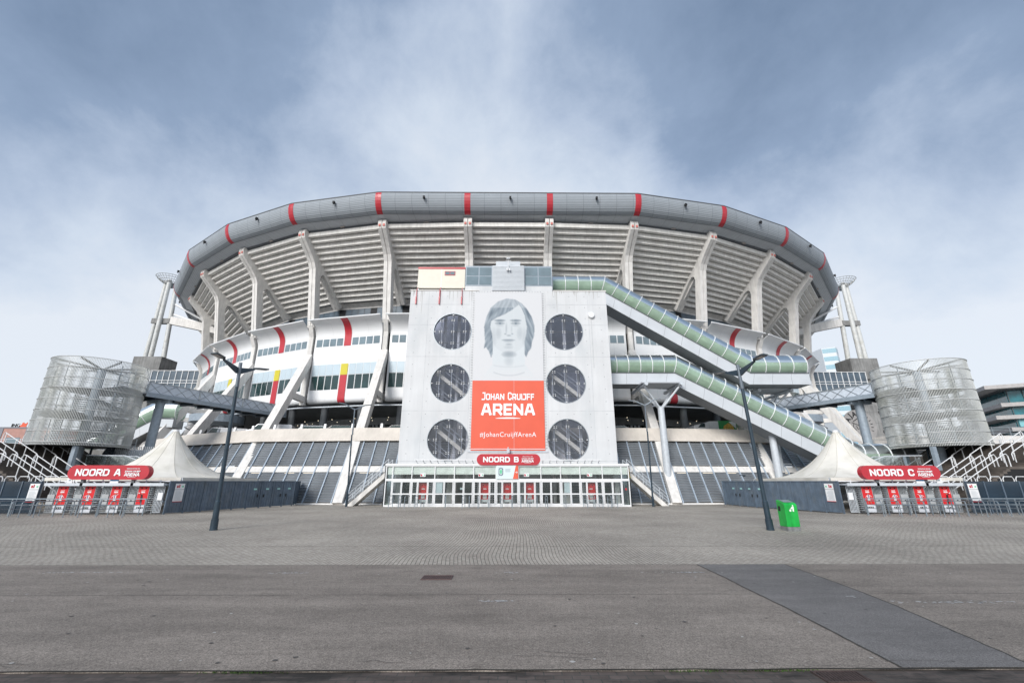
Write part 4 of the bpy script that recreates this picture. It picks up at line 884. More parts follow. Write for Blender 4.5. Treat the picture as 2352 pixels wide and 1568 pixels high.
# plan sign with arrow
t = thing('plan_sign', 'white sign with green stadium plan and red arrow wedge in the entrance', 'sign', (-.05, fy-.1, 2.25)); x0, x1 = XB[6]+.03, XB[7]-.03
b = MB(); b.box(x0, x1, fy-.14, fy-.09, 2.18, 3.3); b.build('board', mat('plan_board', (.66, .76, .78), .5, var=0), t)
b = MB(); b.poly([(x1-.45, fy-.145, 2.2), (x1, fy-.145, 2.2), (x1, fy-.145, 3.28), (x1-.2, fy-.145, 3.28)]); b.build('red_wedge', REDL, t)
b = MB(); b.box(x1-.25, x1-.1, fy-.16, fy-.15, 2.71, 2.75); b.poly([(x1-.14, fy-.16, 2.64), (x1-.04, fy-.16, 2.73), (x1-.14, fy-.16, 2.82)]); b.build('arrow', LET, t)
def rrect(cx_, cz_, w, h, y): r = min(w, h)*.45; return [(cx_+sx*(w-r)+r*cos(a), y, cz_+sz*(h-r)+r*sin(a)) for sx, sz, a0 in ((1, 1, 0), (-1, 1, pi/2), (-1, -1, pi), (1, -1, 3*pi/2)) for a in [a0+pi/2*k/4 for k in range(5)]]
cx_ = x0+.38; MB().poly(rrect(cx_, 2.78, .19, .29, fy-.145)[::-1]).build('plan_ring', mat('navy', (.02, .06, .12), .5, var=0), t); MB().poly(rrect(cx_, 2.78, .13, .22, fy-.15)[::-1]).build('plan_seats', mat('plan_white', (.7, .8, .8), .5, var=0), t); MB().box(cx_-.09, cx_+.09, fy-.156, fy-.152, 2.62, 2.94).build('plan_pitch', MAP1, t)
b = MB()
for k in range(7): b.box(cx_-.21+(k % 4)*.12, cx_-.16+(k % 4)*.12, fy-.15, fy-.147, 3.1 if k < 4 else 2.42, 3.13 if k < 4 else 2.45)
for k in range(4): b.box(x0+.75, x0+1.2-.05*(k % 2), fy-.15, fy-.147, 2.98-.07*k, 3.0-.07*k)
b.build('plan_marks', mat('text_grey', (.25, .32, .36), .6, var=0), t)
b = MB(); b.box(10.36, 10.44, fy+.2, fy+.6, 2.35, 3.1); b.box(10.30, 10.50, fy+.18, fy+.62, 2.3, 2.36, 1); tag(b.build('defibrillator_box', [mat('amber', (.85, .42, .02), .5), YEL]), 'amber wall box at the right end of the entrance pavilion', 'box')
b = MB(); b.box(9.86, 10.0, fy-.08, fy-.06, 1.3, 1.46); tag(b.build('alarm_plate', RED), 'small red square plate on the right end of the pavilion', 'plate')
# ================================================================== ESCALATOR TUBES
def tubeway(name, label, pts, R, hoop, boxh=1.15, ends=(False, True), root=None, film=True, boxw=.93):
    """pts: centre line in a vertical plane; glazed round tube on a panelled box girder"""
    pts = [V(p) for p in pts]; t = thing(name, label, 'covered escalator', (pts[0].x, pts[0].y, 0), 'glazed escalator tubes')
    pl = V((pts[-1].x-pts[0].x, pts[-1].y-pts[0].y, 0)).normalized(); lat = V((pl.y, -pl.x, 0))   # lat: towards the right of travel
    fr = []
    for i, p in enumerate(pts):
        d0 = (p-pts[max(i-1, 0)]); d1 = (pts[min(i+1, len(pts)-1)]-p)
        d0 = d0.normalized() if d0.length else d1.normalized(); d1 = d1.normalized() if d1.length else d0
        n0 = lat.cross(d0) if lat.cross(d0).z > 0 else -lat.cross(d0); n1 = lat.cross(d1) if lat.cross(d1).z > 0 else -lat.cross(d1)
        n = (n0+n1).normalized(); k = 1/max(.3, n.dot(n0)); fr.append((p, n*k))
    def ring(i, a0, a1, n, r=R): p, nn_ = fr[i]; return [p+lat*(r*cos(radians(a0+(a1-a0)*q/n)))+nn_*(r*sin(radians(a0+(a1-a0)*q/n))) for q in range(n+1)]
    for nm, a0, a1, mt in (('glass_shell', 8, 172, TG), ('lower_glass', -52, 8, TGL), ('lower_glass', 172, 232, TGL)):
        b = MB(); b.strip([ring(i, a0, a1, 14 if a1-a0 > 100 else 6) for i in range(len(pts))]); b.build(nm, mt, t, smooth=40)
    hb = MB(); first = True
    for i in range(len(pts)-1):
        L_ = (pts[i+1]-pts[i]).length; n = max(1, round(L_/hoop))
        for k in range(n+(1 if i == len(pts)-2 else 0)):
            u = k/n; p = fr[i][0].lerp(fr[i+1][0], u); nv = fr[i][1].lerp(fr[i+1][1], u) if k in (0, n) else None
            if nv is None: d = (pts[i+1]-pts[i]).normalized(); nv = lat.cross(d); nv = nv if nv.z > 0 else -nv
            hp = MB(); hp.pipe([p+lat*((R+.03)*cos(radians(a)))+nv*((R+.03)*sin(radians(a))) for a in range(-50, 231, 14)], .036, 6); hp.build('hoop', WHITEP, t)
    b = MB()
    def row(l, n_): return [p+lat*l+nv*n_ for p, nv in fr]
    top, bot = -.82*R, -.82*R-boxh
    for s in (1, -1): b.strip([row(s*boxw*R, bot), row(s*boxw*R, top)], 0, flip=s < 0)
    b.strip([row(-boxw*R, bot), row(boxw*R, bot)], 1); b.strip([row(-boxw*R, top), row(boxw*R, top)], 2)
    for i in (0, -1): p, nv = fr[i]; b.poly([p+lat*(boxw*R)+nv*bot, p-lat*(boxw*R)+nv*bot, p-lat*(boxw*R)+nv*top, p+lat*(boxw*R)+nv*top], 0)
    b.build('girder', [TUBESIDE, uvpanel, DARKG], t)
    b = MB()
    for s in (1, -1):
        rr_ = row(s*(boxw*R+.02), top+.02)
        for i in range(len(pts)-1): b.bar(rr_[i], rr_[i+1], .07, .07)
    b.build('sill_rail', DARKG, t)
    b = MB()
    for s in (.45, -.45):
        rr_ = row(s*R, -.1)
        for i in range(len(pts)-1): b.bar(rr_[i], rr_[i+1], .08, .05)
    b.build('handrail', RUBBER, t)
    b = MB()
    for s in (.45, -.45):
        r1, r0 = row(s*R, -.12), row(s*R, top+.02)
        b.strip([r0, r1])
    b.build('balustrade', mat('balustrade_grey', (.30, .36, .33), .4, var=.3, vs=1.0), t)
    for e_, i in zip(ends, (0, -1)):
        if e_:
            b = MB(); p, nv = fr[i]; b.poly([p+lat*(R*cos(radians(a)))+nv*(R*sin(radians(a))) for a in range(-50, 231, 14)]); b.build('end_glass', TG, t)
            b = MB()
            for q in (-.6, -.2, .2, .6): h = sqrt(1-q*q)*R; b.bar(p+nv*(q*R)-lat*h, p+nv*(q*R)+lat*h, .04, .04)
            b.build('end_bars', WHITEP, t)
    return t
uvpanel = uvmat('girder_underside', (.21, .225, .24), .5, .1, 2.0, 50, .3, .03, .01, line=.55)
YT = 43.6; R_ = 1.2
up = tubeway('escalator_tube', 'upper green glazed escalator tube running down from the tower top to a high landing', [(3.4, YT, 22.55), (10.4, YT, 22.55), (25.0, YT, 13.45), (30.7, YT, 13.45)], R_, 1.42)
lowt = tubeway('escalator_tube', 'lower green glazed escalator tube running from the tower side down behind the right tent', [(9.9, YT, 13.45), (17.2, YT, 13.45), (34.4, YT, 4.35), (39.6, YT, 4.35)], R_, 1.28)
farT = tubeway('escalator_tube', 'dark green escalator tube behind the left spiral tower and concrete struts', [(-47.5, 63, 11.6), (-50.0, 62.5, 11.6), (-58.5, 60.8, 5.6), (-61, 60.3, 5.6)], 1.5, 1.7, ends=(True, True))
# tree-shaped steel props
def prop(x, y, ztop, spread, label, zhead, loc_y=YT):
    t = thing('steel_prop', label, 'support column', (x, y, 0), 'round steel props under the escalator tubes')
    MB().tube((x, y, -.02), (x, y, zhead), .37, .31, n=24).build('shaft', STEELW, t, smooth=40)
    if spread:
        for dx, dy in ((-1, -1), (1, -1), (-1, 1), (1, 1)):
            MB().tube((x, y, zhead-.25), (x+dx*spread, y+dy*.95, ztop-.25), .13, .10, n=12).build('branch', STEELW, t, smooth=40)
        for dx in (-1, 1): MB().tube((x+dx*spread, y-1.7, ztop-.14), (x+dx*spread, y+3.2, ztop-.14), .17, n=12).build('head_beam', STEELW, t, smooth=40)
        b = MB(); b.box(x-spread-.35, x+spread+.35, y-1.35, y+1.35, ztop+.0, ztop+.12); b.build('head_plate', PANEL, t)
    return t
prop(15.3, 42.9, 11.25, 1.75, 'round steel prop with four branches under the lower tube landing', 9.05)
prop(26.4, YT, 6.5, 0, 'plain round steel prop under the sloping lower tube', 6.9)
prop(28.0, YT+2.2, 11.2, 1.7, 'round steel prop with branches under the upper tube landing, behind the lower tube', 9.2)
# ================================================================== SPIRAL EXIT TOWERS
def spiral(s):
    cx_, cy_, R, z0, z1 = (-39.45 if s < 0 else 40.35), 41.0, 3.58, 4.95, 12.75
    t = thing('spiral_tower', ('left' if s < 0 else 'right')+' round exit tower wrapped in a pale slatted screen, behind the '+('NOORD A' if s < 0 else 'NOORD C')+' gate', 'exit tower', (cx_, cy_, 0), 'round slatted exit towers')
    b = MB(); n = 210
    for k in range(n):
        a = 2*pi*k/n; ca, sa = cos(a), sin(a); w = .0195
        p = V((cx_+R*ca, cy_+R*sa, 0)); tg = V((-sa, ca, 0))*w; rd = V((ca, sa, 0))*.012
        b.prism([p-tg-rd+V((0, 0, z0)), p+tg-rd+V((0, 0, z0)), p+tg+rd+V((0, 0, z0)), p-tg+rd+V((0, 0, z0))], (0, 0, z1-z0))
    b.build('slat_screen', mat('screen_slats', (.66, .68, .67), .5, .1, var=.16, vs=.8, dirt=((.34, .35, .28), .5, .6)), t)
    for k in range(9):
        z = z0+.25+(z1-z0-.3)*k/8; b = MB(); b.lathe((cx_, cy_, z), [(R+.04, -.03), (R+.07, 0), (R+.04, .03), (R-.01, 0), (R+.04, -.03)], n=72); b.build('screen_ring', mat('ring_white', (.66, .67, .66), .5, var=.15, vs=2), t, smooth=40)
    MB().tube((cx_, cy_, 0), (cx_, cy_, z1-.35), .42, .34, n=24).build('core_column', STEELB, t, smooth=40)
    for k in range(8):
        a = 2*pi*k/8+.3; MB().bar((cx_, cy_, z1-.45), (cx_+R*cos(a), cy_+R*sin(a), z1-.15), .09, .16).build('roof_spoke', DARKG, t)
    for z, a0, a1 in ((z0+.08, 0, 2*pi), (z0+2.7, .9, 5.2), (z0+5.3, -.3, 3.6)):
        b = MB(); b.lathe((cx_, cy_, z), [(.4, 0), (R-.12, 0), (R-.12, .22), (.4, .22)], n=40, a0=a0, a1=a1); b.build('landing', DARKG, t)
    # spiral flights
    for f0 in (0, 2.6):
        b = MB(); ns = 20
        for k in range(ns):
            a = 5.2+k*.115+f0*.6; z = z0+.3+f0+k*.13
            b.prism([(cx_+.5*cos(a), cy_+.5*sin(a), z), (cx_+(R-.3)*cos(a), cy_+(R-.3)*sin(a), z), (cx_+(R-.3)*cos(a+.12), cy_+(R-.3)*sin(a+.12), z), (cx_+.5*cos(a+.12), cy_+.5*sin(a+.12), z)], (0, 0, .06))
        b.build('stair', DARKG, t)
    b = MB()
    for lv in (z0+.3, z0+2.9, z0+5.5):
        for k in range(16):
            a = 2*pi*k/16; x, y = cx_+(R-.3)*cos(a), cy_+(R-.3)*sin(a); b.bar((x, y, lv), (x, y, lv+1.0 if k % 3 else lv+1.9), .05, .05)
        for hh in (.5, 1.0): b.lathe((cx_, cy_, lv+hh), [(R-.33, -.02), (R-.28, 0), (R-.33, .02)], n=40)
    b.build('guard_rail', STEELB, t)
    # panelled stair enclosures inside
    for k, (a, lv) in enumerate(((.6, z0+.4), (1.9, z0+.4), (2.6, z0+3.0), (.3, z0+3.1), (1.2, z0+5.6), (4.2, z0+.5))):
        d = V((cos(a), sin(a), 0)); tg = V((-sin(a), cos(a), 0)); c = V((cx_, cy_, lv))+d*(1.9)
        b = MB()
        for q in range(9): b.bar(c-tg*.85+V((0, 0, .1+q*.21)), c+tg*.85+V((0, 0, .1+q*.21)), .03, .09)
        for q in (-1, 1): b.bar(c+tg*.85*q, c+tg*.85*q+V((0, 0, 2)), .08, .08)
        b.build('stair_panel', mat('panel_mesh', (.36, .40, .44), .5), t)
    for dx in (-.9, .9): MB().bar((cx_+dx, cy_+.3, 0), (cx_+dx, cy_+.3, z0), .12, .12).build('leg', SLATED, t)
    return t
for s in (-1, 1): spiral(s)
# louvred plant rooms below and behind the spiral towers
for s in (-1, 1):
    b = MB(); x0, x1 = sorted((s*35.2, s*38.6)); b.box(x0, x1, 44, 45.6, 0, 4.6)
    for k in range(16): b.box(x0-.02, x1+.02, 43.9, 43.98, .3+k*.27, .42+k*.27, 1)
    for k in range(4): x = x0+(x1-x0)*k/3; b.box(x-.05, x+.05, 43.84, 43.9, 0, 4.6, 2)
    tag(b.build('louvred_enclosure', [BLACK, STEEL, SLATED]), ('left' if s < 0 else 'right')+' dark louvred enclosure under the round exit tower', 'enclosure')
# ================================================================== FOOTBRIDGES
for s in (-1, 1):
    A = V((36.6 if s > 0 else -36.6, 42.6, 10.25)); A.x = -36.6 if s < 0 else 37.5; B = V((s*30.2, 57.5, 10.25)); t = thing('footbridge', ('left' if s < 0 else 'right')+' grey steel footbridge with lattice parapet from round tower to stadium', 'footbridge', (A.x, A.y, 0), 'grey footbridges to the exit towers')
    d = (B-A).normalized(); w = V((-d.y, d.x, 0))*1.1; b = MB(); b.bar(A-V((0, 0, .08)), B-V((0, 0, .08)), 2.2, .16); b.build('deck', DARKG, t)
    for q in (-1, 1):
        b = MB(); b.bar(A+w*q-V((0, 0, .1)), B+w*q-V((0, 0, .1)), .12, .42); b.build('edge_beam', STEELB, t)
        b = MB(); L_ = (B-A).length; n = 13; b.bar(A+w*q+V((0, 0, 1.15)), B+w*q+V((0, 0, 1.15)), .08, .08)
        for k in range(n):
            p = A.lerp(B, k/n)+w*q; e = A.lerp(B, (k+1)/n)+w*q; up_ = V((0, 0, 1.1)); b.bar(p+V((0, 0, .1)), e+up_, .035, .035); b.bar(p+up_, e+V((0, 0, .1)), .035, .035)
            if k % 4 == 0: b.bar(p, p+up_*1.05, .09, .09)
        b.build('lattice_parapet', STEEL, t)
        b = MB(); b.poly([A+w*q*.96+V((0, 0, .1)), B+w*q*.96+V((0, 0, .1)), B+w*q*.96+V((0, 0, 1.1)), A+w*q*.96+V((0, 0, 1.1))]); b.build('infill_panel', mat('infill', (.60, .66, .74), .4, var=.1), t)
    b = MB()
    for k in range(9):
        p = A.lerp(B, (k+.5)/9)-V((0, 0, .35)); b.bar(p-w, p+w, .08, .35)
    b.build('cross_beam', SLATED, t)
    p = A.lerp(B, .10); MB().tube((p.x-s*.1, p.y+.4, 0), (p.x-s*.1, p.y+.4, 10.0), .42, .40, n=20).build('support_column', STEELB, t, smooth=40)
    b = MB(); b.box(p.x-1.1, p.x+1.1, p.y+.1, p.y+.7, 9.65, 10.0); b.build('bearing', STEELB, t)
    # flat round hub under the bridge
    MB().lathe((s*40, 60, 9.2), [(0, 0), (3.2, .35), (3.2, 1.3), (0, 1.3)], n=32).build('round_hub', STEELB, t)
# ================================================================== ROOF MASTS
for s in (-1, 1):
    side = 'left' if s < 0 else 'right'
    X0 = s*67.4; t = thing('roof_mast', side+' three-legged roof mast on a concrete pier with a wire dish on top', 'mast', (X0, 80, 0), 'three-legged roof masts')
    b = MB(); b.box(X0-2.6, X0+2.6, 78, 82, 20.2, 24.2); pb = b.build('pier_head', CONCD, t)
    pr = MB(); pr.box(X0-1.8, X0+1.8, 78.4, 81.6, -.1, 20.2)
    for k in range(9): pr.box(X0-1.82, X0+1.82, 78.38, 81.6, 2+k*2, 2.05+k*2, 1)
    pr.build('pier', [CONCD, mat('pier_joint', (.16, .16, .16), .9, var=0)], t)  # thin dark grey joint lines across the pier
    for z in (7.0, 10.5, 14): MB().tube((X0+.9*s, 78.30, z), (X0+.9*s, 78.42, z), .42, n=16).build('port_hole', BLACK, t)
    for dx, dy in ((-1.75, 0), (1.75, 0), (0, -.9)):
        MB().tube((X0+dx, 79.5+dy, 24.1), (X0+s*1.0+dx*.6, 80+dy*.6, 40.6), .42, .38, n=16).build('leg', mat('mast_white', (.60, .61, .60), .5, var=.12, vs=2, dirt=((.35, .34, .28), 2.0, .5)), t, smooth=40)
    b = MB(); c = (X0+s*1.3, 80.2, 39.9)
    for r, z in ((.9, 0), (1.4, .35), (1.9, .7), (2.3, 1.05), (2.6, 1.4)): b.lathe((c[0], c[1], c[2]+z), [(r, -.05), (r+.05, 0), (r, .05), (r-.05, 0), (r, -.05)], n=28)
    for k in range(28): a = 2*pi*k/28; b.bar((c[0]+.9*cos(a), c[1]+.9*sin(a), c[2]), (c[0]+2.6*cos(a), c[1]+2.6*sin(a), c[2]+1.4), .04, .04)
    b.build('wire_dish', mat('dish_steel', (.42, .42, .39), .5, .2), t)
    MB().tube((c[0], c[1], c[2]-.5), (c[0], c[1], c[2]+.3), .6, .8, n=20).build('hub', STEEL, t, smooth=40)
    for z, z2 in ((32.0, 29.5),):
        MB().bar((X0-s*1.2, 79.8, z), (s*55.5, 78.5, z2), 1.0, 1.5).build('tie_beam', CONC, t)
    for z0_, z1_ in ((35.5, 30.5), (33.4, 30.2)): MB().tube((X0-s*1.0, 80, z0_), (s*57, 79, z1_), .22, n=10).build('tie_rod', WHITEP, t)
    b = MB(); b.bar((X0-s*1.2, 79.6, 31.8), (X0+s*2.3, 79.6, 31.8), .8, 1.0); b.build('cross_piece', CONCD, t)
    # outer struts of the roof arch behind
    MB().tube((s*61.5, 84, 8), (s*58, 84, 33), .6, .6, n=14).build('arch_leg', WHITEP, t, smooth=40)
    # round club crest on the pier
    cy = 77.9; cxx = X0+s*(-1.9); cr = thing('crest_sign', side+' round grey club crest with black lettering on the mast pier', 'crest', (cxx, cy, 9.5), 'round club crests'); zc_ = 12.0
    zc_ = at(1976, 979, Y=cy)[2]; cxx = s*at(1976, 979, Y=cy)[0]; cr.location = (cxx, cy, zc_); Rc = 3.0
    MB().tube((cxx, cy, zc_), (cxx, cy+.25, zc_), Rc, n=48).build('disc', mat('crest_grey', (.30, .29, .285), .7), cr)
    for ch, an in zip('AJAX', (150, 128, 106, 84)):
        a = radians(an); o = text(ch, 1.25, None, (cxx+2.3*cos(a), cy-.02, zc_+2.3*sin(a)), INK, cr, bold=.03)
        mrot = Matrix.Rotation(-(a-pi/2), 4, 'Y'); c_ = V((2.3*cos(a), 0, 2.3*sin(a)))
        for v_ in o.data.vertices: v_.co = mrot @ (v_.co-c_)+c_
    b = MB()
    def cpipe(P_): b.pipe([(cxx+x, cy-.03, zc_+z) for x, z in P_], .055, 4)
    cpipe([(-1.1, .9), (.1, 1.6), ]); cpipe([(-1.4, .7), (-.4, .3), (.5, -.5)]); cpipe([(-.2, .3), (.3, .6), (.8, .2), (.6, -.4)]); cpipe([(-1.1, .5), (-1.3, -.1), (-.9, -.6), (-1.0, -1.2), (-.4, -1.7)]); cpipe([(-.7, .1), (-.5, -.5), (.0, -.3), (.2, -1.1), (.8, -1.2), (.9, -1.9)]); cpipe([(-.2, -1.0), (.3, -1.9), (1.0, -2.0)])
    for k in range(11):
        if k % 2: continue
        a = radians(60-k*8); cpipe([(2.0*cos(a), 2.0*sin(a)), (2.4*cos(a), 2.4*sin(a))])
    b.build('line_drawing', INK, cr)
    # glazed gallery between pier and stadium
    g = thing('glazed_gallery', side+' dark glazed gallery with white grid beside the mast pier', 'gallery', (s*61, 76, 17.5), 'dark glazed galleries')
    xs0, xs1 = s*64.8, s*55.0; zb_, zt_ = 17.3, 20.9
    b = MB(); b.box(min(xs0, xs1), max(xs0, xs1), 75.5, 79, zb_, zt_); b.build('glass_body', GLASSN, g)
    b = MB()
    for k in range(10): x = xs0+(xs1-xs0)*k/9; b.box(x-.045, x+.045, 75.38, 75.5, zb_, zt_)
    for z in (zb_, zb_+1.25, zb_+1.7, zt_-.1): b.box(min(xs0, xs1), max(xs0, xs1), 75.36, 75.495, z, z+.08)
    b.build('white_grid', WHITEP, g)
# ================================================================== RAISED DECKS AND STAIRS behind the gates
for s in (-1, 1):
    side = 'left' if s < 0 else 'right'; gate = 'NOORD A' if s < 0 else 'NOORD C'
    b = MB(); xs0, xs1 = sorted((s*38.6, s*75)); b.box(xs0, xs1, 46.2, 60, 4.3, 5.1); b.box(xs0+.2, xs1, 46.6, 60, 0, 4.3, 1)
    tag(b.build('raised_deck', [CONCD, BLACK]), None, None, kind='structure')
    t = thing('deck_railing', side+' pale steel railing along the edge of the raised deck', 'railing', (s*46, 46.3, 5.1), 'railings on the raised decks'); b = MB()
    x = 38.8
    while x < 72: b.bar((s*x, 46.3, 5.1), (s*x, 46.3, 6.2), .06, .06); x += 1.5
    for z in (5.5, 5.8, 6.2): b.bar((s*38.8, 46.3, z), (s*72, 46.3, z), .04, .04)
    b.build('rails', STEELW, t)
    st_ = thing('staircase', side+' wide dark brown staircase with white handrails behind the '+gate+' gate', 'staircase', (s*38, 38, 0), 'wide staircases behind the gates')
    b = MB(); nst = 30; x_ = 32.3
    for k in range(nst):
        z = (k+1)*.17; x = 32.3+k*.31+(1.3 if k > 17 else 0); xe = 43 if k == nst-1 else x+.31+(1.3 if k == 17 else 0)
        b.box(min(s*x, s*xe), max(s*x, s*xe), 33.2, 42.5, 0 if k == 0 else z-.17*1.0-.02, z)
        b.box(min(s*x, s*(x+.03)), max(s*x, s*(x+.03)), 33.2, 42.5, z-.02, z+.004, 1)
    b.build('steps', [mat('brown_step', (.13, .11, .095), .8, var=.4, vs=1.5), mat('step_nosing', (.12, .10, .08), .8)], st_)
    b = MB(); b.prism([(s*32.2, 42.5, 0), (s*43, 42.5, 0), (s*43, 42.5, 5.4), (s*41.6, 42.5, 5.4)], (0, .3, 0)); b.build('side_wall', mat('step_wall', (.34, .32, .29), .8), st_)
    def zs_(x): 
        x = abs(x); return max(0, min((x-32.3)/.31, 18)+max(0, min((x-39.2)/.31, 12)))*.17
    for yk in (33.5, 34.35, 35.2, 36.05, 37.6, 39.2, 40.8, 42.3):
        for xa_, xb_ in ((32.9, 38.0), (39.4, 42.8)):
            top_ = lambda x: zs_(x)+.95
            b = MB(); P_ = [(s*xa_, yk, top_(xa_)-.55), (s*xa_, yk, top_(xa_)-.1), (s*(xa_+.12), yk, top_(xa_+.12))]+[(s*(xb_-.25), yk, top_(xb_-.25)), (s*(xb_-.05), yk, top_(xb_)-.02), (s*(xb_+.06), yk, top_(xb_)-.2), (s*(xb_+.06), yk, zs_(xb_))]
            b.pipe(P_, .035, 6)
            for q in (.05, .35, .65, .95): x = xa_+(xb_-xa_)*q; b.bar((s*x, yk, zs_(x)-.1), (s*x, yk, top_(x)-.02), .045, .045)
            b.build('handrail', WHITEP, st_)
    # row of low hooped rails at the stair foot
    b = MB()
    for k in range(10):
        x = 30.4+k*.95; z = 1.95; b.pipe([(s*x, 32.6, .0), (s*x, 32.6, z+.2), (s*(x+.1), 32.6, z+.38), (s*(x+.7), 32.6, z+.38), (s*(x+.8), 32.6, z+.2), (s*(x+.8), 32.6, 0)], .032, 6)
    tag(b.build('hoop_railing', WHITEP), side+' row of white hooped rails at the foot of the dark staircase', 'railing')
    for k, (x, y, zt_) in enumerate(((34.9, 36.6, 3.3), (37.4, 38.4, 4.9))):
        b = MB(); b.box(s*x-.16, s*x+.16, y, y+.3, 0, zt_); tag(b.build('stair_post', mat('post_brown', (.13, .11, .09), .7) if (s < 0 and k == 0) else STEELB), side+(' nearer' if k == 0 else ' farther')+' square post standing on the dark staircase', 'post')
    # escalator
    e = thing('escalator', side+' open escalator with glass sides behind the '+gate+' sign', 'escalator', (s*33.5, 41, 0), 'open escalators'); b = MB(); b2 = MB(); b3 = MB()
    Pth = [(s*27.5, 1.0), (s*28.6, 1.2), (s*33.0, 3.75), (s*34.2, 4.15), (s*37.6, 4.2)]
    for y in (40.0, 41.3):
        for i in range(4):
            (xa_, za), (xb_, zb_2) = Pth[i], Pth[i+1]; b.prism([(xa_, y, za-.95), (xb_, y, zb_2-.95), (xb_, y, zb_2), (xa_, y, za)], (0, .03, 0)); b3.prism([(xa_, y-.03, max(0, za-2.0)), (xb_, y-.03, zb_2-2.0), (xb_, y-.03, zb_2-.9), (xa_, y-.03, za-.9)], (0, .1, 0))
        b2.pipe([(x, y+.015, z+.02) for x, z in Pth], .05, 6)
    b.build('glass_side', CLEAR, e); b2.build('handrail', STEELW, e); b3.build('skirt', PANEL, e)
    # grey ribbed parapet wall of the landing
    b = MB(); b.box(min(s*34.2, s*38.6), max(s*34.2, s*38.6), 43.2, 43.3, 3.0, 4.9)
    for k in range(24): x = s*(34.2+k*.19); b.box(x-.03, x+.03, 43.14, 43.2, 3.0, 5.2, 1)
    tag(b.build('landing_balustrade', [STEELW, WHITEP]), side+' pale ribbed balustrade at the escalator landing', 'balustrade')
# dark tarpaulin by the left stair
b = MB(); rows = []
for k in range(7): rows.append([(-37.9+.5*j/5*2+.15*sin(k*1.3+j), 42.0+.12*sin(j*2.1+k), 3.3+1.75*k/6+(.12*j if k == 6 else 0)) for j in range(6)])
b.strip(rows); tag(b.build('tarpaulin', mat('tarpaulin', (.03, .045, .06), .5, var=.3)), 'dark crumpled tarpaulin hung over the left stair landing', 'tarpaulin')
# ================================================================== TENTS
def tent(s):
    cx_, cy_, h, R = s*27.45, 36.4, 5.95, 4.95; ze = 2.25
    t = thing('pole_tent', ('left' if s < 0 else 'right')+' cream pole tent with a pointed peak behind the '+('NOORD A' if s < 0 else 'NOORD C')+' sign', 'tent', (cx_, cy_, 0), 'cream pole tents')
    b = MB(); n = 48; rings = 16; P_ = []
    for j in range(rings+1):
        u = j/rings
        row = []
        for k in range(n+1):
            a = 2*pi*k/n+pi/4; sq = 1/max(abs(cos(a)), abs(sin(a))); sq = min(sq, 1.36); r = (.16*(1-u)+R*u)*(1+(sq-1)*u**1.3)
            prof_ = (1-u)**2.15; z = ze+(h-ze)*prof_ - .18*sin(pi*u)*abs(sin(2*(a)))**2*u
            row.append((cx_+r*cos(a), cy_+r*sin(a), z))
        P_.append(row)
    b.strip(P_); b.build('canopy', TENT, t, smooth=50)
    b = MB()
    for k in range(0, n, 4): b.pipe([(row[k][0], row[k][1], row[k][2]+.004) for row in P_], .016, 5)
    b.build('seams', mat('tent_seam', (.50, .48, .42), .8), t)
    for dx in (-1, 1):
        for dy in (-1, 1): MB().tube((cx_+dx*R*.97, cy_+dy*R*.97, ze), (cx_+dx*(R+.9), cy_+dy*(R+.9 if dy > 0 else R+.3), .05), .015, n=5).build('guy_rope', WHITEP, t)
    b = MB(); b.strip([P_[-1], [(x, y, z-.22) for x, y, z in P_[-1]]]); b.build('valance', TENT, t)
    b = MB(); b.tube((cx_, cy_, h-.05), (cx_, cy_, h+.12), .2, n=16); b.build('peak_cap', WHITEP, t)
    MB().tube((cx_, cy_, 0), (cx_, cy_, h), .07, n=10).build('centre_pole', STEEL, t)
    for dx in (-1, 1):
        for dy in (-1, 1): MB().tube((cx_+dx*R*.96, cy_+dy*R*.96, 0), (cx_+dx*R*.96, cy_+dy*R*.96, ze), .06, n=8).build('corner_pole', STEEL, t)
for s in (-1, 1): tent(s)
# ================================================================== TURNSTILE GATES
TYr = 29.7; TXs = (23.55, 25.28, 27.0, 28.72)
GS = mat('turnstile_steel', (.45, .48, .50), .38, .45, var=.15, vs=6); GP = mat('panel_grey', (.40, .42, .43), .5); WB = mat('white_base', (.72, .75, .80), .4)
BLK = mat('lens_black', (.01, .01, .01), .2, var=0)
def figure(b, s, x, z, kind):
    def q(P_, mi): b.poly([(x+s*a*1.0, TYr-.075-.002*mi, z+c) for a, c in (P_ if s > 0 else P_[::-1])], mi)
    if kind == 3:   # dark figure pointing
        q([(-.05, -.25), (.06, -.25), (.10, .1), (.06, .16), (.2, .22), (.19, .26), (.0, .2), (-.04, .05)][::1], 2); q([(-.06, -.42), (-.01, -.42), (.03, -.25), (-.04, -.25)], 2); q([(-.01, .2), (.05, .2), (.05, .28), (-.01, .28)], 1); q([(.2, .26), (.28, .27), (.27, .34), (.2, .32)], 0)
        return
    f = (1, -1, 1)[kind]
    q([(-.07*1, -.02), (.08, -.02), (.09, .18), (-.08, .18)], 0); q([(-.02, .0), (.04, .0), (.05, .18), (-.01, .18)], 3); q([(-.03, .18), (.04, .18), (.04, .27), (-.03, .27)], 1)
    q([(-.1, -.15), (.07, -.15), (.08, -.02), (-.07, -.02)], 0)
    for (x0, z0, x1, z1) in ((-.08, -.15, -.14*f, -.34), (.03, -.15, .09*f, -.36), (-.08, .16, -.2, .04 if kind != 2 else .24), (.08, .16, .2, .06)):
        q([(x0, z0), (x0+.05, z0), (x1+.04, z1), (x1, z1)], 1 if z0 < 0 else 0)
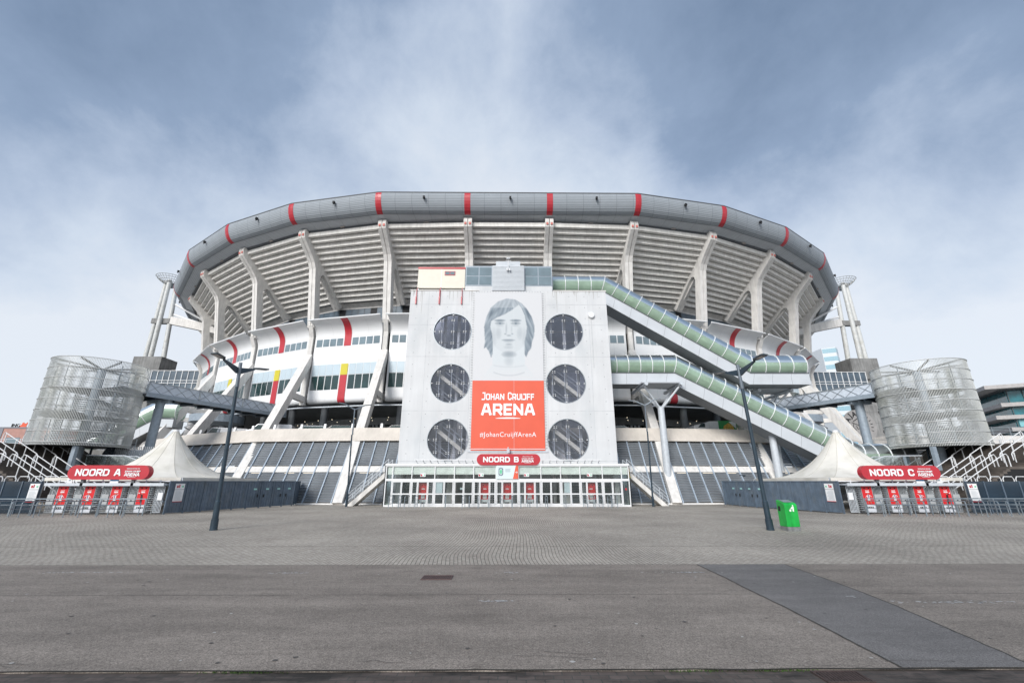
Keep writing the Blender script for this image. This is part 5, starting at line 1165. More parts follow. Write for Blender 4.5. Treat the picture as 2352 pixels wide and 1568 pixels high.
def turnstile(s, X, kind, label):
    t = thing('turnstile', label, 'turnstile', (X, TYr, 0), 'red-fronted turnstiles at the '+('NOORD A' if s < 0 else 'NOORD C')+' gate')
    def bx(b, a0, a1, y0_, y1_, z0_, z1_, mi=0): b.box(min(X+s*a0, X+s*a1), max(X+s*a0, X+s*a1), y0_, y1_, z0_, z1_, mi)
    # order away from the axis: rotor nearer the axis, red pillar, service gate outside
    b = MB(); bx(b, -.33, .33, TYr-.06, TYr+.35, .55, 1.72); b.build('red_panel', mat('turnstile_red', (.66, .02, .025), .35, var=.04), t)
    b = MB(); bx(b, -.33, .33, TYr-.05, TYr+.35, .10, .55); bx(b, -.36, -.33, TYr-.05, TYr+.3, .1, 1.74, 1); bx(b, .33, .36, TYr-.05, TYr+.3, .1, 1.74, 1); b.build('pillar', [WB, GS], t)
    b = MB()
    for o in (-.14, .14): b.tube((X+o, TYr-.08, 1.58), (X+o, TYr-.06, 1.58), .045, n=12)
    b.build('reader_lens', BLK, t)
    text('ARENA', .12, .27, (X, TYr-.07, 1.34), LET, t, bold=.05, dep=.003); text('JOHAN CRUIJFF', .05, .25, (X, TYr-.07, 1.43), LET, t, bold=.03, dep=.003)
    b = MB(); figure(b, s, X, .98, kind); b.build('printed_figure', [WHITEP, SKIN, INK, mat('print_purple', (.12, .05, .22), .6, var=0)], t)
    b = MB(); bx(b, -.2, .2, TYr-.058, TYr-.05, .34, .44); 
    for o in (-.13, 0, .13): b.poly([(X+o+.03*cos(a), TYr-.06, .39+.03*sin(a)) for a in [2*pi*k/8 for k in range(8)]], 1)
    b.build('pictograms', [BLK, WHITEP], t)
    b = MB()
    for k in range(12): z = .22+k*.125; b.tube((X-s*.95, TYr+.15, z), (X-s*.36, TYr+.02+.1*(k % 2), z), .028, n=6); b.tube((X-s*.66, TYr+.15, z), (X-s*.66-.0, TYr-.3, z), .024, n=6)
    b.tube((X-s*.66, TYr+.15, .05), (X-s*.66, TYr+.15, 1.75), .05, n=10); b.build('rotor_arms', GS, t)
    b = MB(); bx(b, .40, .86, TYr-.02, TYr+.02, .55, .6)
    for k in range(6): bx(b, .40+.085*k, .43+.085*k, TYr-.015, TYr+.015, .1, 1.7)
    for z in (.1, 1.67): bx(b, .40, .86, TYr-.02, TYr+.02, z, z+.04)
    g = b.build('service_gate', GS, t); b = MB(); bx(b, .40, .84, TYr-.1, TYr-.02, .6, 1.2); b.build('lock_box', GP, g); b = MB(); bx(b, .58, .66, TYr-.11, TYr-.1, .78, .86); b.build('lock', BLK, g)
    return t
orders = {-1: ('fourth', 'third', 'second', 'first'), 1: ('first', 'second', 'third', 'fourth')}
fig = {-1: (3, 2, 1, 0), 1: (0, 1, 2, 3)}; fdesc = ('a crouching footballer', 'a kicking footballer', 'a footballer raising an arm', 'a dark pointing figure')
for s in (-1, 1):
    gate = 'NOORD A' if s < 0 else 'NOORD C'
    for k, x in enumerate(TXs): turnstile(s, s*x, fig[s][k], 'red turnstile with %s, %s from left under %s sign' % (fdesc[fig[s][k]], orders[s][k], gate))
    t = thing('gate_canopy', ('left' if s < 0 else 'right')+' grey steel canopy beam over the turnstiles under the '+gate+' sign', 'canopy', (s*26, TYr, 1.74), 'canopies over the turnstiles')
    b = MB(); x0, x1 = sorted((s*22.1, s*29.7)); b.box(x0, x1, TYr-.35, TYr+.5, 1.76, 1.86); b.box(x0, x1, TYr-.4, TYr-.35, 1.72, 1.9); b.build('beam', STEELW, t)
    b = MB(); b.box(x0, x1, TYr+.55, TYr+.6, 1.98, 2.03)
    for k in range(9): x = x0+(x1-x0)*k/8; b.box(x-.025, x+.025, TYr+.5, TYr+.55, 1.86, 2.1)
    b.build('rear_rail', WHITEP, t)
    b = MB(); xg = s*22.25; b.box(min(xg, xg+s*.45), max(xg, xg+s*.45), TYr-.02, TYr+.03, .1, .14); b.box(min(xg, xg+s*.45), max(xg, xg+s*.45), TYr-.02, TYr+.03, 1.66, 1.72)
    for k in range(6): x = xg+s*.09*k; b.box(x-.016, x+.016, TYr-.015, TYr+.015, .1, 1.7)
    b.box(min(xg, xg+s*.3), max(xg, xg+s*.3), TYr-.08, TYr-.02, .85, 1.3, 1); tag(b.build('side_gate', [STEELW, WHITEP]), 'narrow pale barred side gate at the inner end of the '+gate+' turnstiles', 'gate')
    for k, (x, nm) in enumerate(((s*24.15 if s < 0 else 28.3, 'inner' if s < 0 else 'outer'), (s*28.25 if s < 0 else 24.2, 'outer' if s < 0 else 'inner'))):
        b = MB(); b.box(x-.17, x+.17, TYr-.3, TYr-.27, 1.9, 2.2); b.box(x-.06, x+.06, TYr-.31, TYr-.3, 2.03, 2.1, 1); tag(b.build('small_notice', [WHITEP, mat('text_grey', (.25, .32, .36), .6)]), 'small white notice on the '+gate+' canopy, '+nm+' of the two', 'notice')
    x = -25.35 if s < 0 else 27.0; b = MB(); b.box(x-.27, x+.27, TYr-.36, TYr-.33, 2.02, 2.26); b.box(x-.27, x+.27, TYr-.36, TYr-.33, 1.86, 2.02, 1); b.bar((x-.05, TYr-.37, 2.1), (x+.07, TYr-.37, 2.18), .012, .03, mi=1)
    tag(b.build('blue_notice', [BLUE, WHITEP]), 'small blue and white notice on the canopy below the '+gate+' sign', 'notice')
    pill(s*25.75, 2.55, 2.6, .44, TYr-.5, 'red rounded sign reading '+gate+' above the '+('left' if s < 0 else 'right')+' turnstiles', gate)
# ================================================================== FENCES
def infoboard(name, p, d, nrm, label):
    t = thing(name, label, 'notice board', tuple(p)); b = MB()
    def rect(b, a0, a1, z0_, z1_, o, mi=0): q = [p+d*a0+nrm*o, p+d*a1+nrm*o]; b.prism([(q[0].x, q[0].y, z0_), (q[1].x, q[1].y, z0_), (q[1].x, q[1].y, z1_), (q[0].x, q[0].y, z1_)], nrm*.012, mi)
    rect(b, 0, .62, .72, 1.48, .03); rect(b, 0, .62, 1.5, 1.86, .03); b.build('board', WHITEP, t)
    b = MB(); rect(b, 0, .62, .72, .76, .045); rect(b, .1, .2, 1.6, 1.75, .045); rect(b, .24, .3, 1.6, 1.8, .045); b.build('red_marks', RED, t)
    b = MB(); rect(b, .44, .54, 1.63, 1.72, .045); b.build('green_mark', MAP1, t)
    b = MB()
    for k in range(9): rect(b, .08, .54-.05*(k % 3), .84+k*.065, .85+k*.065, .045)
    b.build('text_lines', mat('text_grey', (.25, .32, .36), .6), t)
for s in (-1, 1):
    side = 'left' if s < 0 else 'right'; gate = 'NOORD A' if s < 0 else 'NOORD C'
    t = thing('fence', side+' slate blue sheet fence with double gates between '+gate+' gate and stadium', 'fence', (s*20.5, 36, 0), 'slate blue sheet fences')
    PT = [V((s*21.95, 29.65, 0)), V((s*19.75, 36.6, 0)), V((s*18.6, 39.7, 0)), V((s*19.6, 42.9, 0))] if s < 0 else [V((21.75, 29.65, 0)), V((19.9, 36.6, 0)), V((19.6, 41.2, 0)), V((22.5, 43.3, 0))]
    PT[1] = V((s*(abs(PT[1].x)), 36.6, 0)); Hh = 2.02
    pn = 0
    for a, c in zip(PT[:-1], PT[1:]):
        L_ = (c-a).length; n = max(1, round(L_/1.22)); d = (c-a).normalized(); nr = V((-d.y, d.x, 0)); nr = nr if nr.y*1+(-nr.x*s) < 0 else -nr
        if nr.x*s > 0: nr = -nr
        for k in range(n):
            p = a.lerp(c, k/n); q = a.lerp(c, (k+1)/n); pn += 1
            b = MB(); b.prism([p+d*.05+V((0, 0, .1)), q-d*.05+V((0, 0, .1)), q-d*.05+V((0, 0, Hh-.05)), p+d*.05+V((0, 0, Hh-.05))], -nr*.03)
            for w in range(1, 5): r_ = p.lerp(q, w/5); b.bar(r_+V((0, 0, .12))+nr*.005, r_+V((0, 0, Hh-.08))+nr*.005, .03, .03)
            gatep = 6 <= pn <= 9; o = b.build('gate_leaf' if gatep else 'panel', SLATE, t)
            b = MB(); b.bar(p+V((0, 0, 0)), p+V((0, 0, Hh)), .08, .09, side=d); b.build('post', SLATE, t)
            if gatep:
                b = MB(); r_ = p.lerp(q, .75 if pn % 2 == 0 else .25); b.bar(r_+nr*.05+V((0, 0, .8)), r_+nr*.05+V((0, 0, 1.02)), .06, .05); b.build('handle', BLACK, o)
                b = MB(); b.bar(p.lerp(q, .38)+nr*.04+V((0, 0, 1.42)), p.lerp(q, .62)+nr*.04+V((0, 0, 1.42)), .02, .12, side=nr); b.build('gate_label', mat('mint_label', (.35, .62, .60), .5), o)
        b = MB(); b.bar(a+V((0, 0, Hh-.02)), c+V((0, 0, Hh-.02)), .07, .06); b.bar(a+V((0, 0, .1)), c+V((0, 0, .1)), .05, .06); b.build('rail', SLATE, t)
    MB().bar(PT[-1], PT[-1]+V((0, 0, Hh)), .08, .09).build('post', SLATE, t)
    d = (PT[1]-PT[0]).normalized(); nr = V((-s*abs(d.y), -abs(d.x)*1.0, 0)).normalized(); nr = V((-s*1.0*abs(d.y), d.x*s*1.0 if False else -abs(d.x), 0)).normalized()
    infoboard('info_board', PT[0]+d*.35, d, nr, 'white notice board on the slate fence right beside the '+gate+' turnstiles')
    # outer dark glazed fence
    t = thing('glazed_fence', side+' dark glossy fence panels at the outer side of the '+gate+' gate', 'fence', (s*36, 30, 0), 'dark glossy outer fences')
    x = 30.6; k = 0
    while x < 46:
        MB().box(min(s*x, s*(x+1.16)), max(s*x, s*(x+1.16)), 29.98, 30.02, .08, 2.0).build('panel', mat('glossy_slate', (.018, .035, .055), .06, 0, var=.3, vs=.7, spec=.8), t)
        MB().box(s*x-.03-(.0), s*x+.03, 29.94, 30.06, 0, 2.02).build('post', SLATE, t); x += 1.2; k += 1
    infoboard('info_board', V((s*30.55 if s > 0 else -31.15, 29.9, 0)), V((1, 0, 0)), V((0, -1, 0)), 'white notice board at the outer end of the '+gate+' turnstiles')
# ================================================================== QUEUE BARRIERS
BAR = mat('barrier_steel', (.27, .32, .36), .45, .5, var=.15, vs=5)
def hoop_proto(name, ln, h, label, group, mids=(.45,), dirx=False, rk=.12):
    t = thing(name, label, 'barrier', (0, 0, 0), group)
    def pt(u, z): return (u, 0, z) if dirx else (0, u, z)
    P_ = [pt(-ln/2, 0), pt(-ln/2, h-rk)]+[pt(-ln/2+rk*(1-cos(a)), h-rk+rk*sin(a)) for a in (.5, 1.05, 1.57)]+[pt(ln/2-rk*(1-cos(a)), h-rk+rk*sin(a)) for a in (1.57, 1.05, .5)]+[pt(ln/2, h-rk), pt(ln/2, 0)]
    b = MB(); b.pipe(P_, .024, 6); b.build('hoop', BAR, t); b = MB()
    for m_ in mids: b.bar(pt(-ln/2, m_), pt(ln/2, m_), .03, .03)
    b.build('mid_rail', BAR, t); b = MB()
    for u in (-1, 1): q = pt(u*ln/2, 0); b.tube((q[0], q[1], 0), (q[0], q[1], .015), .06, n=10)
    b.build('foot_plate', BAR, t); return t
ordn = ['first', 'second', 'third', 'fourth', 'fifth', 'sixth', 'seventh', 'eighth', 'ninth', 'tenth', 'eleventh', 'twelfth', 'thirteenth', 'fourteenth', 'fifteenth', 'sixteenth', 'seventeenth', 'eighteenth', 'nineteenth', 'twentieth']
first = None
for s in (-1, 1):
    gate = 'NOORD A' if s < 0 else 'NOORD C'; xs = sorted([s*(22.6+.86*k) for k in range(15)]); grp = 'hooped queue barriers before the '+gate+' gate'
    for k, x in enumerate(xs):
        lab = 'hooped grey queue barrier before the %s gate, %s from the left' % (gate, ordn[k]); loc = (x, 27.9+(.25 if k % 3 == 0 else 0), 0)
        if first is None: first = hoop_proto('queue_barrier', 1.15, .86, lab, grp, (.42, .62)); first.location = loc
        else: dup(first, loc, label=lab, group=grp)
    t = thing('long_rail', 'long low grey rail running before the '+gate+' gate behind the hooped barriers', 'railing', (s*28, 28.4, 0), 'long rails before the gates'); b = MB()
    b.bar((s*22.4, 28.55, .97), (s*36, 28.55, .97), .06, .06); b.bar((s*22.4, 28.55, .62), (s*36, 28.55, .62), .04, .04); b.build('rail', BAR, t)
    for k in range(11): x = s*(22.4+k*1.36); MB().bar((x, 28.55, 0), (x, 28.55, .97), .05, .05).build('post', BAR, t)
grp = 'small hooped barriers before the glazed entrance'; f2 = None
for k, x in enumerate((-9.4, -8.75, -8.1, -7.35, -6.85, -5.05, -3.55, -3.1, -2.35, -1.55, -.5, .35, 1.05, 1.7, 2.35, 3.1, 4.6, 6.3, 6.95, 7.5, 8.2, 8.7)):
    nm = 'hooped barrier before the glazed entrance, %s from the left' % (ordn[k] if k < 20 else ('last but one' if k == 20 else 'last')); loc = (x, 36.9+(.3 if k % 4 == 1 else 0), 0); rz = (.0, .1, -.08, .05)[k % 4]
    if f2 is None: f2 = hoop_proto('hoop_barrier', 1.25, .9, nm, grp, (.3, .6), rk=.15); f2.location = loc
    else: dup(f2, loc, rz, label=nm, group=grp)
# turnstiles inside the pavilion
IR = mat('turnstile_red', (.66, .02, .025))
f3 = None; words = ['far left', 'left of the middle', 'middle', 'right of the middle', 'far right']
for k, x in enumerate((-7.15, -1.95, -.05, 1.85, 7.07)):
    if f3 is None:
        f3 = thing('turnstile', '', 'turnstile', (0, 0, 0), 'turnstiles inside the glazed entrance')
        b = MB(); b.box(-.37, .37, -.06, .3, .55, 1.85); b.build('red_panel', IR, f3); b = MB(); b.box(-.3, .3, -.05, .3, .02, .55); b.build('pillar', WB, f3)
        b = MB(); b.box(-.16, .16, -.09, -.06, .62, .98); b.build('paper_notice', WHITEP, f3)
        b = MB(); b.box(-.18, .18, -.07, -.06, .22, .32); b.build('pictograms', BLK, f3); b = MB(); b.tube((-.14, -.08, 1.66), (-.14, -.06, 1.66), .04); b.tube((.14, -.08, 1.66), (.14, -.06, 1.66), .04); b.build('reader_lens', BLK, f3)
        text('ARENA', .12, .3, (0, -.075, 1.38), LET, f3, bold=.05, dep=.003)
        for sd in (-1, 1):
            b = MB(); b.tube((sd*.62, .15, .03), (sd*.62, .15, 1.95), .05, n=10)
            for q in range(11): b.tube((sd*.36, .05, .25+q*.15), (sd*.9, .2, .25+q*.15), .026, n=6)
            b.build('rotor_arms', GS, f3)
        f3.location = (x, 38.62, .02); f3['label'] = 'red-fronted turnstile inside the glazed entrance, '+words[k]
    else: dup(f3, (x, 38.62, .02), label='red-fronted turnstile inside the glazed entrance, '+words[k])
# ================================================================== FLANK STAIRS beside the entrance
for s in (-1, 1):
    side = 'left' if s < 0 else 'right'; t = thing('flank_stair', side+' concrete stair flight with steel rails beside the glazed entrance', 'stair', (s*12, 39.8, 0), 'stair flights beside the entrance')
    x0, x1, z1 = 13.75, 10.45, 2.95
    b = MB(); b.prism([(s*x0, 39.2, 0), (s*(x0-.55), 39.2, 0), (s*x1, 39.2, z1-.45), (s*x1, 39.2, z1)], (0, 1.3, 0)); b.build('flight', CONC, t)
    b = MB()
    for k in range(16): x = x0-(x0-x1)*k/16; b.box(min(s*x, s*(x-.2)), max(s*x, s*(x-.2)), 39.22, 40.48, z1*k/16, z1*(k+1)/16+.02)
    b.build('steps', CONCD, t)
    for y in (39.18, 40.52):
        b = MB()
        for o in (.35, .62, .9): b.bar((s*x0, y, o), (s*x1, y, z1+o), .035, .035)
        for k in range(6): u = k/5; x = x0-(x0-x1)*u; b.bar((s*x, y, z1*u), (s*x, y, z1*u+.9), .04, .04)
        b.build('railing', STEELW, t)
# ================================================================== LAMP POSTS
LP_ = mat('lamp_post_paint', (.028, .05, .07), .4, .2, var=.25, vs=3); LPT = mat('lamp_post_grey', (.15, .18, .21), .4, .3, var=.15)
def bigpost(s, base, top, arms, label):
    t = thing('street_lamp', label, 'street lamp', (base[0], base[1], 0), 'tall double-armed street lamps'); B = V(base); T = V(top)
    d = (T-B).normalized(); Ln = (T-B).length
    b = MB(); b.tube(B, B+d*.45, .15, .145, n=20); b.tube(B+d*.45, B+d*1.15, .122, .115, n=20); b.tube(B+d*1.15, B+d*1.2, .125, .095, n=20); b.tube(B+d*1.2, B+d*(Ln*.84), .095, .075, n=20)
    for q in (.28, .45, .6, .72): b.tube(B+d*(Ln*q), B+d*(Ln*q+.03), .105-.02*q, n=16)
    b.build('post', LP_, t, smooth=40)
    b = MB(); b.tube(B+d*(Ln*.84), T, .08, .075, n=20); b.tube(B+d*(Ln*.84), B+d*(Ln*.84+.12), .088, n=20); b.build('post_top', LPT, t, smooth=40)
    b = MB(); b.tube(B+V((0, 0, -.01)), B+V((0, 0, .05)), .16, n=16); b.build('base_plate', LP_, t)
    for P_, tip, w in arms:
        P_ = V(P_); tip = V(tip); dd = (tip-P_).normalized(); sd = dd.cross(V((0, 0, 1))).normalized(); up_ = sd.cross(dd)
        b = MB(); L_ = (tip-P_).length; q = [P_+up_*.17, P_-up_*.13, tip-dd*.5-up_*.03, tip-dd*.5+up_*.04]; b.prism([k-sd*.035 for k in q], sd*.07); arm = b.build('arm', LP_, t)
        hd = MB(); c = tip-dd*.5; hx = [(-.02, .07), (.1, .16), (.55, .18), (.66, .15), (.66, -.15), (.55, -.18), (.1, -.16), (-.02, -.07)]
        fw = V((dd.x, dd.y, dd.z*.35)).normalized(); sd2 = fw.cross(V((0, 0, 1))).normalized(); u2 = sd2.cross(fw)
        hd.prism([c+fw*x+sd2*y+u2*.03 for x, y in hx], u2*.06); lh = hd.build('lamp_head', mat('lamp_head_grey', (.06, .075, .085), .4, .3), t)
        g = MB(); g.prism([c+fw*x+sd2*y+u2*.018 for x, y in ((.22, .11), (.55, .11), (.55, -.11), (.22, -.11))], u2*.011); g.build('lens', LAMPG, lh)
    return t
def tri(s):
    if s < 0: B = at(490, 1217, z=0); T = at(553, 833, Y=B[1]+.0)
    else: B = at(1770, 1217, z=0); T = at(1694, 838, Y=B[1])
    return B, T
B, T = tri(-1); P_ = V(T)-V((0, 0, .42)); e1 = at(497, 812, Y=B[1]-1.5); e2 = at(607, 846, Y=B[1]+1.0)
bigpost(-1, (B[0], B[1], 0), T, [(P_+V((-.05, -.05, 0)), e1, 1), (P_+V((.06, .02, 0)), e2, 1)], 'tall dark double-armed street lamp standing on the left of the plaza')
B, T = tri(1); P_ = V(T)-V((0, 0, .42)); e1 = at(1750, 815, Y=B[1]-1.5); e2 = at(1647, 855, Y=B[1]+1.0)
bigpost(1, (B[0], B[1], 0), T, [(P_+V((.05, -.05, 0)), e1, 1), (P_+V((-.06, .02, 0)), e2, 1)], 'tall dark double-armed street lamp standing beside the green bin')
for nm, (u, v), (u2, v2), dx in (('left', (795, 1163), (815, 938), -1), ('right', (1501, 1163), (1481, 928), 1)):
    B = at(u, v, z=0); T = at(u2, v2, Y=B[1]); t = thing('street_lamp', 'slim dark street lamp just '+nm+' of the tower and its glazed entrance', 'street lamp', (B[0], B[1], 0), 'slim street lamps beside the entrance')
    b = MB(); b.tube((B[0], B[1], 0), (B[0], B[1], .8), .10, n=14); b.tube((B[0], B[1], .8), (T[0], T[1], T[2]*.72), .07, .06, n=14); b.build('post', LP_, t, smooth=40)
    b = MB(); b.tube((T[0]+(B[0]-T[0])*.28, T[1], T[2]*.72), T, .06, .05, n=14); b.build('post_top', LPT, t, smooth=40)
    for e in (-1, 1):
        b = MB(); q = V((T[0], T[1], T[2]-.1)); tp = q+V((e*.75, -.35*e*dx, .45)); b.bar(q, tp, .05, .09); b.build('arm', LPT, t)
        b = MB(); b.bar(tp, tp+V((e*.5, -.2*e*dx, .08)), .2, .06); b.build('lamp_head', LPT, t)
B = at(1712, 1155, z=0); T = at(1704, 1090, Y=B[1]); t = thing('post_lamp', 'small post-top lamp beside the right slate fence', 'street lamp', (B[0], B[1], 0)); b = MB(); b.tube((B[0], B[1], 0), (T[0], T[1], T[2]-.25), .05, n=10); b.build('post', LP_, t)
MB().lathe((T[0], T[1], T[2]-.25), [(.06, 0), (.32, .22), (.34, .25), (0, .3)], n=20).build('shade', LPT, t, smooth=40)
# small control box on the right lamp post
# ================================================================== GREEN BIN
bx0, bx1, by0, by1 = 11.83, 12.34, 19.55, 20.1; t = thing('litter_bin', 'bright green litter bin with white pictogram on a grey foot', 'bin', ((bx0+bx1)/2, (by0+by1)/2, 0))
b = MB(); b.box(bx0-.015, bx1+.015, by0+.02, by1-.01, -.01, .17); b.build('foot', mat('bin_foot', (.22, .23, .23), .8, var=.3, vs=8, streak=.2), t)
pf = [(by0+.015, .17), (by0, .3), (by0-.01, 1.03), (by0+.03, 1.09), (by0+.08, 1.115), (by1-.05, 1.23), (by1, 1.21), (by1, .17)]
b = MB(); b.prism([(bx0-.02, y, z) for y, z in pf], (bx1-bx0+.04, 0, 0)); o = b.build('body', GREEN, t)
bv = o.modifiers.new('bevel', 'BEVEL'); bv.width = .025; bv.segments = 3; bv.limit_method = 'ANGLE'; bv.angle_limit = radians(50)
b = MB(); b.box(bx0-.026, bx0-.018, by0+.3, by0+.46, .78, .98); b.build('slot', BLACK, t)
b = MB()
def pc(P_, f=0):
    if f == 0: b.poly([(bx0+.27+x, by0-.018, .78+z) for x, z in P_])
    else: b.poly([(bx0-.024, by0+.13-x*.8, .78+z) for x, z in P_][::-1])
for f in (0,):
    pc([(.03, 0), (.09, 0), (.1, .2), (.03, .2)], f); pc([(.03, .2), (.03, .12), (-.04, .08), (-.04, .13)], f); pc([(.04, .21), (.09, .21), (.09, .26), (.04, .26)], f); pc([(-.1, .0), (-.03, .0), (-.02, .08), (-.11, .08)], f); pc([(-.07, .1), (-.05, .1), (-.05, .12), (-.07, .12)], f)
b.build('pictogram', mat('pictogram_white', (.8, .85, .8), .5, var=0), t)
b = MB(); b.prism([(bx0+.06, by0+.13, 1.147), (bx1-.06, by0+.13, 1.147), (bx1-.06, by1-.1, 1.224), (bx0+.06, by1-.1, 1.224)], (0, 0, .006)); b.build('ash_plate', STEEL, t)
# ================================================================== VEHICLES on the deck
def car(x, y, z, rz, col, label, L_=4.3, hgt=1.42, van=False):
    t = thing('parked_van' if van else 'parked_car', label, 'van' if van else 'car', (0, 0, 0), 'vehicles parked on the stadium deck')
    w = .88; c = L_/2
    side = [(-c, .35), (-c, .8), (-c+.5, .92), (-c+1.2, hgt), (c-1.0, hgt), (c-.15, 1.0), (c, .8), (c, .35)] if not van else [(-c, .35), (-c, .95), (-c+.7, 1.15), (-c+1.3, hgt), (c-.1, hgt), (c, hgt-.2), (c, .35)]
    b = MB(); b.prism([(x_, -w, z_) for x_, z_ in side], (0, 2*w, 0)); o = b.build('body', mat('car_paint_'+col[0], col[1], .25, .1, var=.03, coat=.5), t)
    bv = o.modifiers.new('bevel', 'BEVEL'); bv.width = .07; bv.segments = 3
    b = MB()
    if not van:
        for s_ in (-1, 1): b.poly([(-c+.75, s_*(w+.005), .95), (-c+1.3, s_*(w+.005), hgt-.08), (c-1.05, s_*(w+.005), hgt-.08), (c-.4, s_*(w+.005), .95)][::s_])
        b.poly([(-c+.56, -w+.1, .99), (-c+.56, w-.1, .99), (-c+1.12, w-.14, hgt-.06), (-c+1.12, -w+.14, hgt-.06)]); b.poly([(c-.2, -w+.1, 1.06), (c-.2, w-.1, 1.06), (c-.9, w-.14, hgt-.05), (c-.9, -w+.14, hgt-.05)])
    else:
        for s_ in (-1, 1): b.poly([(-c+.8, s_*(w+.005), 1.1), (-c+1.3, s_*(w+.005), hgt-.12), (-c+2.0, s_*(w+.005), hgt-.12), (-c+2.0, s_*(w+.005), 1.1)][::s_])
        b.poly([(-c+.72, -w+.1, 1.19), (-c+.72, w-.1, 1.19), (-c+1.24, w-.14, hgt-.06), (-c+1.24, -w+.14, hgt-.06)])
    b.build('windows', GLASS, t)
    for dx in (-c+.85, c-.85):
        for s_ in (-1, 1): MB().tube((dx, s_*(w-.2), .32), (dx, s_*(w+.01), .32), .32, n=18).build('wheel', RUBBER, t)
    t.location = (x, y, z); t.rotation_euler = (0, 0, rz); return t
whitec = ('white', (.75, .76, .78)); dk = ('black', (.02, .022, .025)); si = ('silver', (.4, .42, .44))
car(-27.6, 50.9, 6.5, .25, whitec, 'white van parked on the deck behind the parapet, far left', 4.9, 1.75, True)
car(-22.0, 49.6, 6.5, .15, si, 'silver car parked on the deck left of the big strut')
car(-18.6, 49.2, 6.5, .1, dk, 'black car parked on the deck between the two left struts')
car(-11.9, 49, 6.5, 0, dk, 'black car parked on the deck just left of the tower')
car(11.8, 49.2, 6.5, 0, si, 'silver car parked on the deck just right of the tower')
car(-36.5, 56.6, 6.5, .5, whitec, 'white van parked on the deck above the left tent peak', 5.2, 2.0, True)
car(57, 57, 5.1, -.2, whitec, 'white car on the raised road left of the right exit tower')
t = thing('delivery_truck', 'white delivery truck with a green and orange printed side on the deck', 'truck', (24.5, 49.3, 6.5)); y = 48.6
zt_ = at(1645, 966, Y=y)[2]; xa_, xb_, xc_ = at(1605, 975, Y=y)[0], at(1650, 975, Y=y)[0], at(1692, 975, Y=y)[0]
b = MB(); b.box(xa_+1.2, xb_, y, y+2.2, 7.1, zt_-.05); b.build('front_box', WHITEP, t); b = MB(); b.box(xb_, xc_, y-.01, y+2.2, 7.1, zt_); b.build('print_side', mat('truck_green', (.03, .26, .07), .5), t)
b = MB(); b.poly([(xb_+.5, y-.02, 7.3), (xc_-.3, y-.02, 7.3), (xc_-.5, y-.02, zt_-.35), (xb_+1.1, y-.02, zt_-.25), (xb_+.55, y-.02, zt_-.6)]); b.build('print_food', mat('food_print', (.75, .42, .08), .6, var=.5, vs=6, dirt=((.2, .4, .06), 5, .8)), t)
b = MB(); b.poly([(xc_-.9, y-.022, zt_-.1), (xc_-.1, y-.022, zt_-.1), (xc_-.1, y-.022, zt_-.9)][::-1]); b.build('print_white', WHITEP, t)
b = MB(); b.prism([(xa_-.6, y, 7.1), (xa_+1.15, y, 7.1), (xa_+1.15, y, zt_-.15), (xa_+.6, y, zt_-.25), (xa_-.2, y, 8.05), (xa_-.6, y, 7.9)], (0, 2.1, 0)); cb = b.build('cab', WHITEP, t); b = MB(); b.poly([(xa_-.1, y-.01, 7.75), (xa_+.7, y-.01, 7.75), (xa_+.7, y-.01, 8.2), (xa_+.3, y-.01, 8.2)]); b.build('cab_window', GLASS, cb)
for x in (xa_+.2, xb_-.2, xc_-.6): MB().tube((x, y-.02, 6.95), (x, y+.3, 6.95), .45, n=16).build('wheel', RUBBER, t)
b = MB(); b.box(xa_, xc_, y+.3, y+1.9, 6.8, 7.1); b.build('chassis', BLACK, t)
# ================================================================== BACKGROUND
# pink brick office
p0 = at(0, 983, Y=150); p1 = at(75, 985, Y=150); t = thing('office_building', 'pink brick office block with grey pilasters at the far left', 'office building', (p0[0], 150, 0)); x0, x1 = p0[0]-50, p1[0]+6; zt_ = p0[2]
MB().box(x0, x1, 150, 175, 0, zt_).build('wall', PINK, t)
for k in range(12):
    x = x1-8-k*9; MB().box(x, x+1.3, 149.85, 150, 0, zt_).build('pilaster', mat('office_grey', (.24, .25, .28), .7), t)
    for z in (zt_-5.3, zt_-11, zt_-16.7): MB().box(x-5.8, x-1.2, 149.9, 149.99, z, z+2.2).build('window', GLASSB, t)
MB().box(x0, x1, 149.8, 175.1, zt_, zt_+.4).build('cornice', mat('office_grey', (.24, .25, .28), .7), t)
q0 = at(24, 983, Y=150.5); q1 = at(58, 983, Y=150.5); t = thing('roof_sign', 'dark ING letters with an orange emblem on the pink office roof', 'sign', ((q0[0]+q1[0])/2, 150.5, zt_+.4)); w = q1[0]-q0[0]
text('ING', 1.5, w*.55, (q0[0]+w*.3, 150.5, zt_+1.05), INK, t, bold=.0, dep=.1)
b = MB(); c = (q0[0]+w*.82, 150.5, zt_+1.1); b.prism([(c[0]+x*.8, c[1], c[2]+z*.8) for x, z in ((-1.4, -.8), (-1.5, -.2), (-.9, .3), (-.8, 1.0), (-.2, 1.2), (.1, .7), (.9, .8), (1.3, 1.3), (1.5, .6), (1.2, -.2), (1.4, -.8))], (0, .1, 0)); b.build('emblem', mat('orange_red', (.75, .12, .06), .6), t)
b = MB(); b.box(q0[0], q1[0], 150.6, 150.7, zt_+.4, zt_+.55); b.build('sign_rail', INK, t)
